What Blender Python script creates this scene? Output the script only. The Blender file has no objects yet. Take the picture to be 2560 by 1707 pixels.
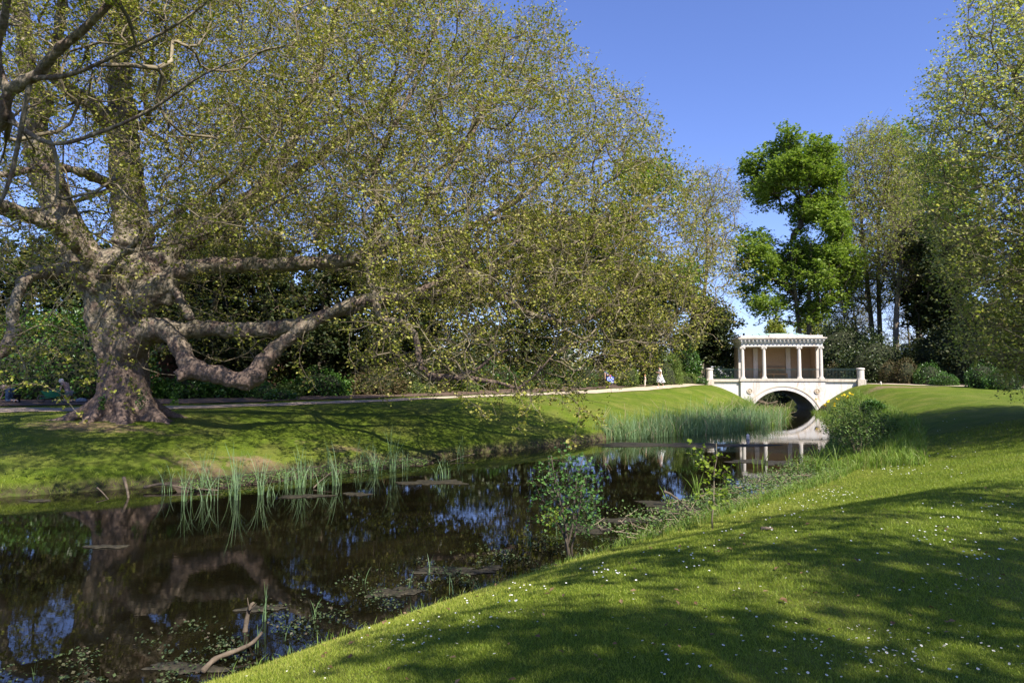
import bpy, math, random
import numpy as np

# ------------------------------------------------------------------ camera, sky, sun, exposure
SC = bpy.context.scene
COL = SC.collection
F = 1707.0
CAM = np.array([0.0, 0.0, 3.0])
PITCH = math.atan(86.5 / F)
cam_d = bpy.data.cameras.new("camera")
cam_d.sensor_width = 36.0
cam_d.lens = 24.0
cam_d.clip_end = 3000
cam_d.clip_start = 0.05
cam = bpy.data.objects.new("camera", cam_d)
COL.objects.link(cam)
cam.location = CAM
cam.rotation_euler = (math.pi / 2 + PITCH, 0, 0)
SC.camera = cam

SUN_TO = np.array([0.40, -0.60, 0.0])
SUN_TO /= np.linalg.norm(SUN_TO)
SUN_EL = math.radians(46)
SUN_TO = np.array([SUN_TO[0] * math.cos(SUN_EL), SUN_TO[1] * math.cos(SUN_EL), math.sin(SUN_EL)])
world = bpy.data.worlds.new("World")
SC.world = world
world.use_nodes = True
wn = world.node_tree
wn.nodes.clear()
sky = wn.nodes.new("ShaderNodeTexSky")
sky.sky_type = 'NISHITA'
sky.sun_disc = False
sky.sun_elevation = SUN_EL
sky.sun_rotation = math.atan2(SUN_TO[0], SUN_TO[1])
sky.altitude = 50
sky.air_density = 1.0
sky.dust_density = 0.15
sky.ozone_density = 5.0
bg = wn.nodes.new("ShaderNodeBackground")
bg.inputs[1].default_value = 0.105
wo = wn.nodes.new("ShaderNodeOutputWorld")
wb_ = wn.nodes.new("ShaderNodeMixRGB")   # the camera's white balance: one even tint over the whole sky
wb_.blend_type = 'MULTIPLY'; wb_.inputs[0].default_value = 1.0; wb_.inputs[2].default_value = (0.80, 0.75, 1.0, 1)
wn.links.new(sky.outputs[0], wb_.inputs[1])
wn.links.new(wb_.outputs[0], bg.inputs[0])
wn.links.new(bg.outputs[0], wo.inputs[0])

sl = bpy.data.lights.new("sun", 'SUN')
sl.energy = 4.6
sl.angle = math.radians(0.53)
sl.color = (1.0, 0.93, 0.82)
so = bpy.data.objects.new("sun", sl)
COL.objects.link(so)
from mathutils import Vector
so.rotation_euler = Vector(tuple(SUN_TO)).to_track_quat('Z', 'Y').to_euler()
so.location = (0, 0, 60)

SC.view_settings.view_transform = 'Standard'
SC.view_settings.look = 'None'
SC.view_settings.gamma = 1.0
SC.view_settings.exposure = 1.15
SC.view_settings.use_curve_mapping = False
SC.render.engine = 'CYCLES'
SC.cycles.max_bounces = 6
SC.cycles.diffuse_bounces = 3
SC.cycles.glossy_bounces = 3
SC.cycles.transmission_bounces = 3
SC.cycles.use_denoising = True
SC.cycles.caustics_reflective = False
SC.cycles.caustics_refractive = False

rng = np.random.default_rng(7)
random.seed(7)
PI = math.pi

# ------------------------------------------------------------------ helpers
_f = np.array([0, math.cos(PITCH), math.sin(PITCH)])
_u = np.array([0, -math.sin(PITCH), math.cos(PITCH)])
_r = np.array([1.0, 0, 0])
K = 2560 / 2352.0


def at(px, py, Y):
    """a point of the place at depth Y on the line of sight through photo pixel (2560 wide)"""
    px = np.asarray(px, float); py = np.asarray(py, float); Y = np.asarray(Y, float)
    d = _f + ((px - 1280) / F)[..., None] * _r + ((853.5 - py) / F)[..., None] * _u
    return CAM + d * (Y / d[..., 1])[..., None]


def D(x, y, Y):
    return at(np.asarray(x) * K, np.asarray(y) * K, Y)


def proj(P):
    v = P - CAM
    c = v @ _f
    return 1280 + F * (v @ _r) / c, 853.5 - F * (v @ _u) / c


def norm(v):
    return v / np.maximum(np.linalg.norm(v, axis=-1, keepdims=True), 1e-9)


def tag(o, label=None, cat=None, group=None, kind=None):
    if label: o["label"] = label
    if cat: o["category"] = cat
    if group: o["group"] = group
    if kind: o["kind"] = kind
    return o


def empty(name, loc=(0, 0, 0), rz=0.0, label=None, cat=None, group=None):
    o = bpy.data.objects.new(name, None)
    o.empty_display_size = 0.2
    COL.objects.link(o)
    o.location = tuple(loc); o.rotation_euler = (0, 0, rz)
    tag(o, label, cat, group)
    return o


class MB:
    """collects quads and triangles (numpy) and builds one mesh"""
    def __init__(s):
        s.v = []; s.q = []; s.t = []; s.qm = []; s.tm = []; s.a = []; s.n = 0

    def add(s, v, q=None, t=None, m=0, a=None):
        v = np.asarray(v, np.float32).reshape(-1, 3)
        if q is not None and len(q):
            q = np.asarray(q, np.int64).reshape(-1, 4) + s.n; s.q.append(q); s.qm.append(np.full(len(q), m, np.int32))
        if t is not None and len(t):
            t = np.asarray(t, np.int64).reshape(-1, 3) + s.n; s.t.append(t); s.tm.append(np.full(len(t), m, np.int32))
        s.v.append(v); s.n += len(v)
        s.a.append(np.zeros(len(v), np.float32) if a is None else np.asarray(a, np.float32))
        return s

    def mesh(s, name, mats, smooth=False):
        me = bpy.data.meshes.new(name)
        v = np.concatenate(s.v)
        q = np.concatenate(s.q) if s.q else np.zeros((0, 4), np.int64)
        t = np.concatenate(s.t) if s.t else np.zeros((0, 3), np.int64)
        me.vertices.add(len(v)); me.vertices.foreach_set("co", v.ravel())
        nl = len(q) * 4 + len(t) * 3
        me.loops.add(nl); me.loops.foreach_set("vertex_index", np.concatenate([q.ravel(), t.ravel()]).astype(np.int32))
        me.polygons.add(len(q) + len(t))
        ls = np.concatenate([np.arange(len(q)) * 4, len(q) * 4 + np.arange(len(t)) * 3]).astype(np.int32)
        me.polygons.foreach_set("loop_start", ls)
        mi = np.concatenate((s.qm or [np.zeros(0, np.int32)]) + (s.tm or [np.zeros(0, np.int32)]))
        me.polygons.foreach_set("material_index", mi.astype(np.int32))
        me.polygons.foreach_set("use_smooth", np.full(len(q) + len(t), bool(smooth)))
        at_ = me.attributes.new("rnd", 'FLOAT', 'POINT')
        at_.data.foreach_set("value", np.concatenate(s.a))
        for m in (mats if isinstance(mats, (list, tuple)) else [mats]): me.materials.append(m)
        me.update(calc_edges=True)
        return me

    def build(s, name, mats, parent=None, smooth=False, loc=None):
        o = bpy.data.objects.new(name, s.mesh(name, mats, smooth))
        COL.objects.link(o)
        if parent is not None: o.parent = parent
        if loc is not None: o.location = tuple(loc)
        return o


def box(mb, c, s, rz=0.0, m=0, tap=1.0):
    c = np.array(c, float); hx, hy, hz = np.array(s, float) / 2
    v = np.array([[x * hx * (tap if z > 0 else 1), y * hy * (tap if z > 0 else 1), z * hz] for z in (-1, 1) for (x, y) in ((-1, -1), (1, -1), (1, 1), (-1, 1))])
    if rz:
        cs, sn = math.cos(rz), math.sin(rz)
        v = np.stack([v[:, 0] * cs - v[:, 1] * sn, v[:, 0] * sn + v[:, 1] * cs, v[:, 2]], 1)
    mb.add(v + c, [[3, 2, 1, 0], [4, 5, 6, 7], [0, 1, 5, 4], [1, 2, 6, 5], [2, 3, 7, 6], [3, 0, 4, 7]], m=m)
    return mb


def lathe(mb, c, prof, n=20, m=0, sx=1.0, sy=1.0, cap=True):
    th = np.arange(n) / n * 2 * PI
    v = []
    for r, z in prof:
        v.append(np.stack([c[0] + r * sx * np.cos(th), c[1] + r * sy * np.sin(th), np.full(n, c[2] + z)], 1))
    v = np.concatenate(v)
    q = []
    for k in range(len(prof) - 1):
        i = np.arange(n); j = (i + 1) % n
        q.append(np.stack([k * n + i, k * n + j, (k + 1) * n + j, (k + 1) * n + i], 1))
    q = np.concatenate(q)
    t = []
    if cap:
        v = np.concatenate([v, [[c[0], c[1], c[2] + prof[0][1]], [c[0], c[1], c[2] + prof[-1][1]]]])
        b = len(v) - 2; i = np.arange(n); j = (i + 1) % n; e = (len(prof) - 1) * n
        t = np.concatenate([np.stack([np.full(n, b), j, i], 1), np.stack([np.full(n, b + 1), e + i, e + j], 1)])
    mb.add(v, q, t, m=m)
    return mb


def tube(mb, P, R, n=8, m=0, a=0.0, cap=True):
    P = np.asarray(P, float); k = len(P)
    R = np.broadcast_to(np.asarray(R, float), (k,))
    T = norm(np.gradient(P, axis=0))
    ref = np.array([0, 0, 1.0]) if abs(T[0][2]) < 0.85 else np.array([1.0, 0, 0])
    u = norm(np.cross(T[0], ref)); th = np.arange(n) / n * 2 * PI
    V = []
    for i in range(k):
        u = norm(u - T[i] * (u @ T[i])); w = np.cross(T[i], u)
        V.append(P[i] + R[i] * (np.cos(th)[:, None] * u + np.sin(th)[:, None] * w))
    V = np.concatenate(V)
    i = np.arange(n); j = (i + 1) % n
    q = np.concatenate([np.stack([s * n + i, s * n + j, (s + 1) * n + j, (s + 1) * n + i], 1) for s in range(k - 1)])
    t = []
    if cap:
        V = np.concatenate([V, P[:1], P[-1:]]); b = k * n
        t = np.concatenate([np.stack([np.full(n, b), j, i], 1), np.stack([np.full(n, b + 1), (k - 1) * n + i, (k - 1) * n + j], 1)])
    mb.add(V, q, t, m=m, a=np.full(len(V), a))
    return mb


def spline(P, per=6):
    """Catmull-Rom through rows (any width)"""
    P = np.asarray(P, float)
    Q = np.concatenate([[2 * P[0] - P[1]], P, [2 * P[-1] - P[-2]]])
    out = []
    for i in range(1, len(Q) - 2):
        for t in np.arange(per) / per:
            a, b, c, d = Q[i - 1], Q[i], Q[i + 1], Q[i + 2]
            out.append(0.5 * (2 * b + (c - a) * t + (2 * a - 5 * b + 4 * c - d) * t * t + (3 * b - a - 3 * c + d) * t ** 3))
    out.append(P[-1])
    return np.array(out)


def inpoly(x, y, poly):
    poly = np.asarray(poly, float); x = np.asarray(x, float); y = np.asarray(y, float)
    ins = np.zeros(x.shape, bool)
    n = len(poly)
    for i in range(n):
        x1, y1 = poly[i]; x2, y2 = poly[(i + 1) % n]
        if y1 == y2: continue
        c = ((y1 > y) != (y2 > y)) & (x < (x2 - x1) * (y - y1) / (y2 - y1) + x1)
        ins ^= c
    return ins


def pl_dist(x, y, P):
    P = np.asarray(P, float)
    best = np.full(np.shape(x), 1e9)
    for i in range(len(P) - 1):
        ax, ay = P[i]; bx, by = P[i + 1]; dx, dy = bx - ax, by - ay
        t = np.clip(((x - ax) * dx + (y - ay) * dy) / (dx * dx + dy * dy), 0, 1)
        best = np.minimum(best, np.hypot(x - ax - t * dx, y - ay - t * dy))
    return best


def wob(x, y, s=1.0, k=0.0):
    return (np.sin(x * 1.7 * s + 1.3 + k) * np.cos(y * 1.3 * s + k * 2) + 0.6 * np.sin(x * 3.1 * s + y * 2.3 * s + k) + 0.4 * np.cos(x * 5.3 * s - y * 4.7 * s + 2 * k)) / 2


# ------------------------------------------------------------------ materials
def new_mat(name):
    m = bpy.data.materials.new(name); m.use_nodes = True
    nt = m.node_tree; nt.nodes.clear()
    out = nt.nodes.new("ShaderNodeOutputMaterial")
    return m, nt, out


def nd(nt, typ, **kw):
    n = nt.nodes.new(typ)
    for k, v in kw.items():
        if k.startswith('i_'):
            key = k[2:]
            key = int(key) if key.isdigit() else key.replace('_', ' ')
            n.inputs[key].default_value = v
        else:
            setattr(n, k, v)
    return n


def ramp(nt, fac, stops):
    r = nt.nodes.new("ShaderNodeValToRGB")
    el = r.color_ramp.elements
    while len(el) < len(stops): el.new(0.5)
    for e, (p, c) in zip(el, stops):
        e.position = p; e.color = (*c, 1) if len(c) == 3 else c
    nt.links.new(fac, r.inputs[0])
    return r.outputs[0]


def noise(nt, scale, detail=4, rough=0.55, vec=None, dist=0.0):
    n = nd(nt, "ShaderNodeTexNoise")
    n.inputs["Scale"].default_value = scale; n.inputs["Detail"].default_value = detail
    n.inputs["Roughness"].default_value = rough; n.inputs["Distortion"].default_value = dist
    if vec is not None: nt.links.new(vec, n.inputs["Vector"])
    return n.outputs[0]


def wpos(nt):
    return nt.nodes.new("ShaderNodeNewGeometry").outputs["Position"]


def mix(nt, a, b, fac, mode='MIX'):
    n = nt.nodes.new("ShaderNodeMixRGB"); n.blend_type = mode
    for s, v in ((0, fac), (1, a), (2, b)):
        if isinstance(v, (int, float)): n.inputs[s].default_value = v
        elif isinstance(v, tuple): n.inputs[s].default_value = (*v, 1)
        else: nt.links.new(v, n.inputs[s])
    return n.outputs[0]


def bump(nt, h, strength=0.3, dist=0.02):
    b = nt.nodes.new("ShaderNodeBump"); b.inputs["Strength"].default_value = strength; b.inputs["Distance"].default_value = dist
    nt.links.new(h, b.inputs["Height"])
    return b.outputs[0]


def surf(name, stops, scale=3.0, rough=0.8, bstr=0.0, bdist=0.02, bscale=None, spec=0.3, detail=5, metal=0.0, obj=True):
    m, nt, out = new_mat(name)
    v = nt.nodes.new("ShaderNodeTexCoord").outputs["Object"] if obj else wpos(nt)
    p = nd(nt, "ShaderNodeBsdfPrincipled")
    f = noise(nt, scale, detail, 0.6, v)
    nt.links.new(ramp(nt, f, stops), p.inputs["Base Color"])
    p.inputs["Roughness"].default_value = rough
    p.inputs["Specular IOR Level"].default_value = spec
    p.inputs["Metallic"].default_value = metal
    if bstr:
        nt.links.new(bump(nt, noise(nt, bscale or scale * 4, 5, 0.6, v), bstr, bdist), p.inputs["Normal"])
    nt.links.new(p.outputs[0], out.inputs[0])
    return m


def leafmat(name, cols, transl=0.35, rough=0.5, spec=0.25, tint=(1.15, 1.25, 0.5)):
    """cols along the per-leaf random value"""
    m, nt, out = new_mat(name)
    a = nd(nt, "ShaderNodeAttribute", attribute_name="rnd")
    n = len(cols)
    c = ramp(nt, a.outputs["Fac"], [(i / max(n - 1, 1), cc) for i, cc in enumerate(cols)])
    p = nd(nt, "ShaderNodeBsdfPrincipled")
    nt.links.new(c, p.inputs["Base Color"])
    p.inputs["Roughness"].default_value = rough
    p.inputs["Specular IOR Level"].default_value = spec
    t = nd(nt, "ShaderNodeBsdfTranslucent")
    nt.links.new(mix(nt, c, tint, 1.0, 'MULTIPLY'), t.inputs[0])
    ms = nd(nt, "ShaderNodeMixShader"); ms.inputs[0].default_value = transl
    nt.links.new(p.outputs[0], ms.inputs[1]); nt.links.new(t.outputs[0], ms.inputs[2])
    nt.links.new(ms.outputs[0], out.inputs[0])
    return m


M = {}
M['plane_leaf'] = leafmat('plane_leaf', [(0.14, 0.17, 0.018), (0.225, 0.25, 0.032), (0.30, 0.31, 0.055), (0.37, 0.35, 0.09), (0.30, 0.23, 0.09)], 0.35)
M['pale_leaf'] = leafmat('pale_leaf', [(0.20, 0.24, 0.06), (0.32, 0.36, 0.09), (0.45, 0.47, 0.15), (0.56, 0.54, 0.23), (0.44, 0.36, 0.18)], 0.48)
M['maple_leaf'] = leafmat('maple_leaf', [(0.09, 0.15, 0.025), (0.15, 0.225, 0.040), (0.225, 0.305, 0.06), (0.31, 0.375, 0.09)], 0.40)
M['ash_leaf'] = leafmat('ash_leaf', [(0.16, 0.20, 0.035), (0.26, 0.30, 0.06), (0.34, 0.36, 0.09), (0.40, 0.36, 0.16)], 0.42)
M['lime_leaf'] = leafmat('lime_leaf', [(0.08, 0.16, 0.012), (0.13, 0.23, 0.02), (0.18, 0.28, 0.03)], 0.4)
M['yew_leaf'] = leafmat('yew_leaf', [(0.012, 0.022, 0.007), (0.025, 0.042, 0.012), (0.045, 0.060, 0.016), (0.075, 0.075, 0.022)], 0.12, 0.55, 0.25)
M['holly_leaf'] = leafmat('holly_leaf', [(0.014, 0.028, 0.010), (0.030, 0.052, 0.014), (0.055, 0.080, 0.020), (0.09, 0.11, 0.03)], 0.12, 0.4, 0.4)
M['laurel_leaf'] = leafmat('laurel_leaf', [(0.020, 0.055, 0.010), (0.040, 0.10, 0.015), (0.07, 0.16, 0.022), (0.11, 0.21, 0.03)], 0.2, 0.35, 0.5)
M['box_leaf'] = leafmat('box_leaf', [(0.06, 0.10, 0.02), (0.10, 0.16, 0.03), (0.15, 0.21, 0.04), (0.20, 0.24, 0.06)], 0.2, 0.5)
M['browned_leaf'] = leafmat('browned_leaf', [(0.06, 0.075, 0.02), (0.09, 0.085, 0.03), (0.13, 0.09, 0.045), (0.15, 0.12, 0.055)], 0.2, 0.6)
M['sapling_leaf'] = leafmat('sapling_leaf', [(0.045, 0.11, 0.025), (0.07, 0.16, 0.035), (0.11, 0.21, 0.045)], 0.35, 0.45)
M['willow_leaf'] = leafmat('willow_leaf', [(0.06, 0.12, 0.03), (0.10, 0.17, 0.04), (0.15, 0.23, 0.06)], 0.35, 0.5)
M['young_leaf'] = leafmat('young_leaf', [(0.13, 0.20, 0.02), (0.20, 0.28, 0.03), (0.28, 0.34, 0.05)], 0.45, 0.5)
M['reed'] = leafmat('reed', [(0.40, 0.36, 0.17), (0.15, 0.23, 0.08), (0.15, 0.25, 0.115), (0.24, 0.34, 0.19)], 0.3, 0.45)
M['reed_green'] = leafmat('reed_green', [(0.28, 0.26, 0.10), (0.13, 0.22, 0.03), (0.18, 0.28, 0.045), (0.25, 0.34, 0.07)], 0.35, 0.45)
M['grass_blade'] = leafmat('grass_blade', [(0.10, 0.165, 0.012), (0.18, 0.25, 0.020), (0.28, 0.335, 0.040), (0.43, 0.42, 0.10)], 0.35, 0.5, 0.3)
M['herb_leaf'] = leafmat('herb_leaf', [(0.06, 0.10, 0.04), (0.10, 0.17, 0.05), (0.14, 0.24, 0.05), (0.17, 0.13, 0.09)], 0.3, 0.5)
M['dark_weed'] = leafmat('dark_weed', [(0.018, 0.030, 0.014), (0.035, 0.055, 0.022), (0.07, 0.10, 0.035), (0.07, 0.05, 0.035)], 0.2, 0.5)
M['dry_leaf'] = leafmat('dry_leaf', [(0.09, 0.055, 0.025), (0.16, 0.09, 0.04), (0.22, 0.15, 0.08)], 0.1, 0.7)
M['white_petal'] = leafmat('white_petal', [(0.75, 0.75, 0.70), (0.85, 0.83, 0.80)], 0.25, 0.6, 0.2, (1, 1, 1))
M['yellow_petal'] = leafmat('yellow_petal', [(0.75, 0.52, 0.02), (0.85, 0.65, 0.04)], 0.25, 0.5, 0.2, (1, 1, .6))
M['grass_yellow'] = surf('grass_yellow', [(0.3, (0.55, 0.38, 0.02)), (0.7, (0.65, 0.48, 0.04))], 40)


def bark_mat(name, rough_cols, pale_cols, split=None):
    m, nt, out = new_mat(name)
    v = wpos(nt)
    p = nd(nt, "ShaderNodeBsdfPrincipled")
    big = noise(nt, 2.2, 4, 0.6, v, 0.6)
    fine = noise(nt, 14, 6, 0.7, v, 0.3)
    a = ramp(nt, fine, [(0.25, rough_cols[0]), (0.5, rough_cols[1]), (0.75, rough_cols[2])])
    b = ramp(nt, noise(nt, 5.5, 5, 0.65, v, 1.0), [(0.38, pale_cols[0]), (0.48, pale_cols[1]), (0.6, pale_cols[2])])
    fac = ramp(nt, big, [(0.40, (0, 0, 0)), (0.52, (1, 1, 1))])
    if split is not None:   # rough bark low on the bole, flaking bark on the limbs
        sep = nd(nt, "ShaderNodeSeparateXYZ"); nt.links.new(v, sep.inputs[0])
        mp = nd(nt, "ShaderNodeMapRange"); mp.inputs[1].default_value = split[0]; mp.inputs[2].default_value = split[1]
        nt.links.new(sep.outputs[2], mp.inputs[0])
        fac = mix(nt, fac, mp.outputs[0], 1.0, 'MULTIPLY')
    nt.links.new(mix(nt, a, b, fac), p.inputs["Base Color"])
    p.inputs["Roughness"].default_value = 0.9
    p.inputs["Specular IOR Level"].default_value = 0.15
    vo = nd(nt, "ShaderNodeTexVoronoi"); vo.inputs["Scale"].default_value = 9.0
    nt.links.new(v, vo.inputs["Vector"])
    h = mix(nt, vo.outputs[0], fine, 0.6)
    nt.links.new(bump(nt, h, 0.8, 0.06), p.inputs["Normal"])
    nt.links.new(p.outputs[0], out.inputs[0])
    return m


M['plane_bark'] = bark_mat('plane_bark', [(0.06, 0.042, 0.034), (0.15, 0.108, 0.086), (0.25, 0.19, 0.152)], [(0.11, 0.10, 0.06), (0.21, 0.178, 0.13), (0.33, 0.28, 0.21)], (3.2, 5.0))
M['twig'] = surf('twig', [(0.3, (0.085, 0.068, 0.042)), (0.5, (0.17, 0.14, 0.09)), (0.7, (0.29, 0.25, 0.165))], 1.2, 0.9, obj=False)
M['dark_twig'] = surf('dark_twig', [(0.3, (0.05, 0.04, 0.03)), (0.7, (0.12, 0.095, 0.07))], 2, 0.9, obj=False)
M['grey_bark'] = bark_mat('grey_bark', [(0.07, 0.055, 0.045), (0.15, 0.12, 0.09), (0.22, 0.18, 0.14)], [(0.10, 0.09, 0.05), (0.18, 0.15, 0.11), (0.24, 0.20, 0.16)])


def ground_mat():
    m, nt, out = new_mat('lawn_grass')
    v = wpos(nt)
    p = nd(nt, "ShaderNodeBsdfPrincipled")
    fine = noise(nt, 22, 6, 0.75, v)
    g = ramp(nt, fine, [(0.25, (0.050, 0.084, 0.006)), (0.5, (0.095, 0.14, 0.010)), (0.75, (0.155, 0.19, 0.024))])
    dry = ramp(nt, noise(nt, 30, 5, 0.7, v), [(0.3, (0.12, 0.13, 0.025)), (0.7, (0.24, 0.235, 0.06))])
    g = mix(nt, g, dry, ramp(nt, noise(nt, 0.55, 5, 0.6, v, 0.4), [(0.45, (0, 0, 0)), (0.72, (0.75, 0.75, 0.75))]))
    big_ = ramp(nt, noise(nt, 1.4, 6, 0.75, v, 0.5), [(0.35, (0.72, 0.78, 0.7)), (0.65, (1.18, 1.12, 1.1))])
    g = mix(nt, g, big_, 1.0, 'MULTIPLY')
    dirt = ramp(nt, noise(nt, 40, 5, 0.7, v), [(0.3, (0.15, 0.095, 0.055)), (0.7, (0.30, 0.21, 0.13))])
    # bare patches: masks stored on the sheet where the grass is worn away
    at_ = nd(nt, "ShaderNodeAttribute", attribute_name="bare")
    md = nd(nt, "ShaderNodeMath", operation='ADD'); nt.links.new(at_.outputs["Fac"], md.inputs[0])
    nt.links.new(noise(nt, 1.9, 6, 0.7, v, 0.5), md.inputs[1])
    g = mix(nt, g, dirt, ramp(nt, md.outputs[0], [(0.80, (0, 0, 0)), (1.0, (0.85, 0.85, 0.85))]))
    # steep bank faces: earth, roots and moss
    geo = nt.nodes.new("ShaderNodeNewGeometry")
    sep = nd(nt, "ShaderNodeSeparateXYZ"); nt.links.new(geo.outputs["Normal"], sep.inputs[0])
    earth = ramp(nt, noise(nt, 7, 6, 0.7, v), [(0.35, (0.035, 0.026, 0.016)), (0.5, (0.085, 0.065, 0.04)), (0.62, (0.075, 0.10, 0.02)), (0.8, (0.17, 0.14, 0.09))])
    g = mix(nt, earth, g, ramp(nt, sep.outputs[2], [(0.70, (0, 0, 0)), (0.86, (1, 1, 1))]))
    bed = nd(nt, "ShaderNodeAttribute", attribute_name="bed")
    g = mix(nt, g, (0.045, 0.036, 0.020), bed.outputs["Fac"])
    nt.links.new(g, p.inputs["Base Color"])
    p.inputs["Roughness"].default_value = 0.85; p.inputs["Specular IOR Level"].default_value = 0.15
    nt.links.new(bump(nt, mix(nt, noise(nt, 60, 4, 0.8, v), noise(nt, 6, 4, 0.7, v), 0.4), 0.9, 0.06), p.inputs["Normal"])
    nt.links.new(p.outputs[0], out.inputs[0])
    return m


M['ground'] = ground_mat()
M['gravel'] = surf('gravel', [(0.3, (0.20, 0.145, 0.10)), (0.5, (0.36, 0.275, 0.205)), (0.7, (0.50, 0.41, 0.32))], 26, 0.95, 0.6, 0.02, 60, obj=False)
M['sand_path'] = surf('sand_path', [(0.3, (0.36, 0.29, 0.19)), (0.5, (0.48, 0.40, 0.28)), (0.7, (0.58, 0.50, 0.37))], 20, 0.95, 0.4, 0.02, 60, obj=False)
M['soil'] = surf('soil', [(0.3, (0.055, 0.036, 0.024)), (0.5, (0.12, 0.080, 0.055)), (0.7, (0.20, 0.14, 0.10))], 9, 0.95, 0.9, 0.08, 14, obj=False)


def water_mat():
    m, nt, out = new_mat('river_water')
    v = wpos(nt)
    p = nd(nt, "ShaderNodeBsdfPrincipled")
    murk = ramp(nt, noise(nt, 0.5, 5, 0.6, v, 1.0), [(0.3, (0.002, 0.0018, 0.0009)), (0.5, (0.005, 0.0043, 0.002)), (0.72, (0.012, 0.0098, 0.0045))])
    nt.links.new(murk, p.inputs["Base Color"])
    p.inputs["Roughness"].default_value = 0.015
    p.inputs["IOR"].default_value = 1.5
    mp = nd(nt, "ShaderNodeMapping"); mp.inputs["Scale"].default_value = (1.0, 2.2, 1.0); mp.inputs["Rotation"].default_value = (0, 0, -0.25)
    nt.links.new(v, mp.inputs[0])
    r1 = noise(nt, 2.2, 3, 0.5, mp.outputs[0], 0.3)
    r2 = noise(nt, 11, 2, 0.5, mp.outputs[0], 0.2)
    h = mix(nt, r1, r2, 0.25)
    # wind touches the water in patches
    gate = ramp(nt, noise(nt, 0.22, 2, 0.5, v), [(0.4, (0.25, 0.25, 0.25)), (0.65, (1, 1, 1))])
    h = mix(nt, h, gate, 1.0, 'MULTIPLY')
    nt.links.new(bump(nt, h, 0.010, 0.10), p.inputs["Normal"])
    nt.links.new(p.outputs[0], out.inputs[0])
    return m


M['water'] = water_mat()
M['scum'] = surf('scum', [(0.3, (0.012, 0.011, 0.007)), (0.5, (0.030, 0.026, 0.016)), (0.7, (0.06, 0.05, 0.03))], 14, 0.7, 0.8, 0.02, 40, obj=False)


def stucco(name, base, dirt, amt=0.5):
    m, nt, out = new_mat(name)
    v = wpos(nt)
    p = nd(nt, "ShaderNodeBsdfPrincipled")
    mp = nd(nt, "ShaderNodeMapping"); mp.inputs["Scale"].default_value = (1.6, 1.6, 0.45); nt.links.new(v, mp.inputs[0])
    c = ramp(nt, noise(nt, 9, 5, 0.6, v), [(0.3, tuple(x * 0.88 for x in base)), (0.7, base)])
    st = ramp(nt, noise(nt, 1.6, 6, 0.72, mp.outputs[0], 0.8), [(0.50, (0, 0, 0)), (0.68, (amt, amt, amt))])
    c = mix(nt, c, dirt, st)
    st2 = ramp(nt, noise(nt, 6, 6, 0.75, mp.outputs[0]), [(0.58, (0, 0, 0)), (0.72, (amt * .7,) * 3)])
    c = mix(nt, c, (0.16, 0.14, 0.115), st2)
    nt.links.new(c, p.inputs["Base Color"])
    p.inputs["Roughness"].default_value = 0.85; p.inputs["Specular IOR Level"].default_value = 0.2
    nt.links.new(bump(nt, noise(nt, 25, 4, 0.7, v), 0.25, 0.02), p.inputs["Normal"])
    nt.links.new(p.outputs[0], out.inputs[0])
    return m


M['stucco'] = stucco('lime_wash', (0.66, 0.625, 0.59), (0.40, 0.30, 0.21), 0.8)
M['stone'] = stucco('weathered_stone', (0.56, 0.50, 0.42), (0.24, 0.20, 0.16), 0.75)
M['columnstone'] = stucco('column_stone', (0.64, 0.585, 0.53), (0.42, 0.35, 0.28), 0.4)
M['ochre'] = stucco('inner_wall', (0.40, 0.285, 0.185), (0.30, 0.20, 0.13), 0.4)
M['arch_stone'] = stucco('arch_stone', (0.62, 0.53, 0.41), (0.42, 0.27, 0.13), 0.6)
M['copper'] = surf('copper_roof', [(0.3, (0.22, 0.33, 0.28)), (0.6, (0.33, 0.46, 0.40)), (0.8, (0.42, 0.52, 0.46))], 2, 0.7)
M['lead'] = surf('lead', [(0.3, (0.18, 0.18, 0.17)), (0.7, (0.28, 0.27, 0.25))], 4, 0.7)
M['rail'] = surf('green_iron', [(0.3, (0.004, 0.020, 0.018)), (0.7, (0.007, 0.034, 0.030))], 8, 0.6, spec=0.5)
M['teak'] = surf('teak', [(0.3, (0.30, 0.16, 0.06)), (0.7, (0.45, 0.26, 0.11))], 9, 0.6)
M['oldwood'] = surf('old_wood', [(0.3, (0.06, 0.047, 0.034)), (0.6, (0.13, 0.10, 0.07)), (0.8, (0.21, 0.17, 0.12))], 9, 0.9, 0.5, 0.02, 30)
M['pinkstone'] = surf('pink_stone', [(0.3, (0.27, 0.20, 0.16)), (0.7, (0.42, 0.33, 0.27))], 9, 0.9, 0.4, 0.02, 30)
M['mud'] = surf('mud', [(0.3, (0.03, 0.022, 0.014)), (0.7, (0.09, 0.065, 0.045))], 8, 0.8, 0.8, 0.05, 20, obj=False)


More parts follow.
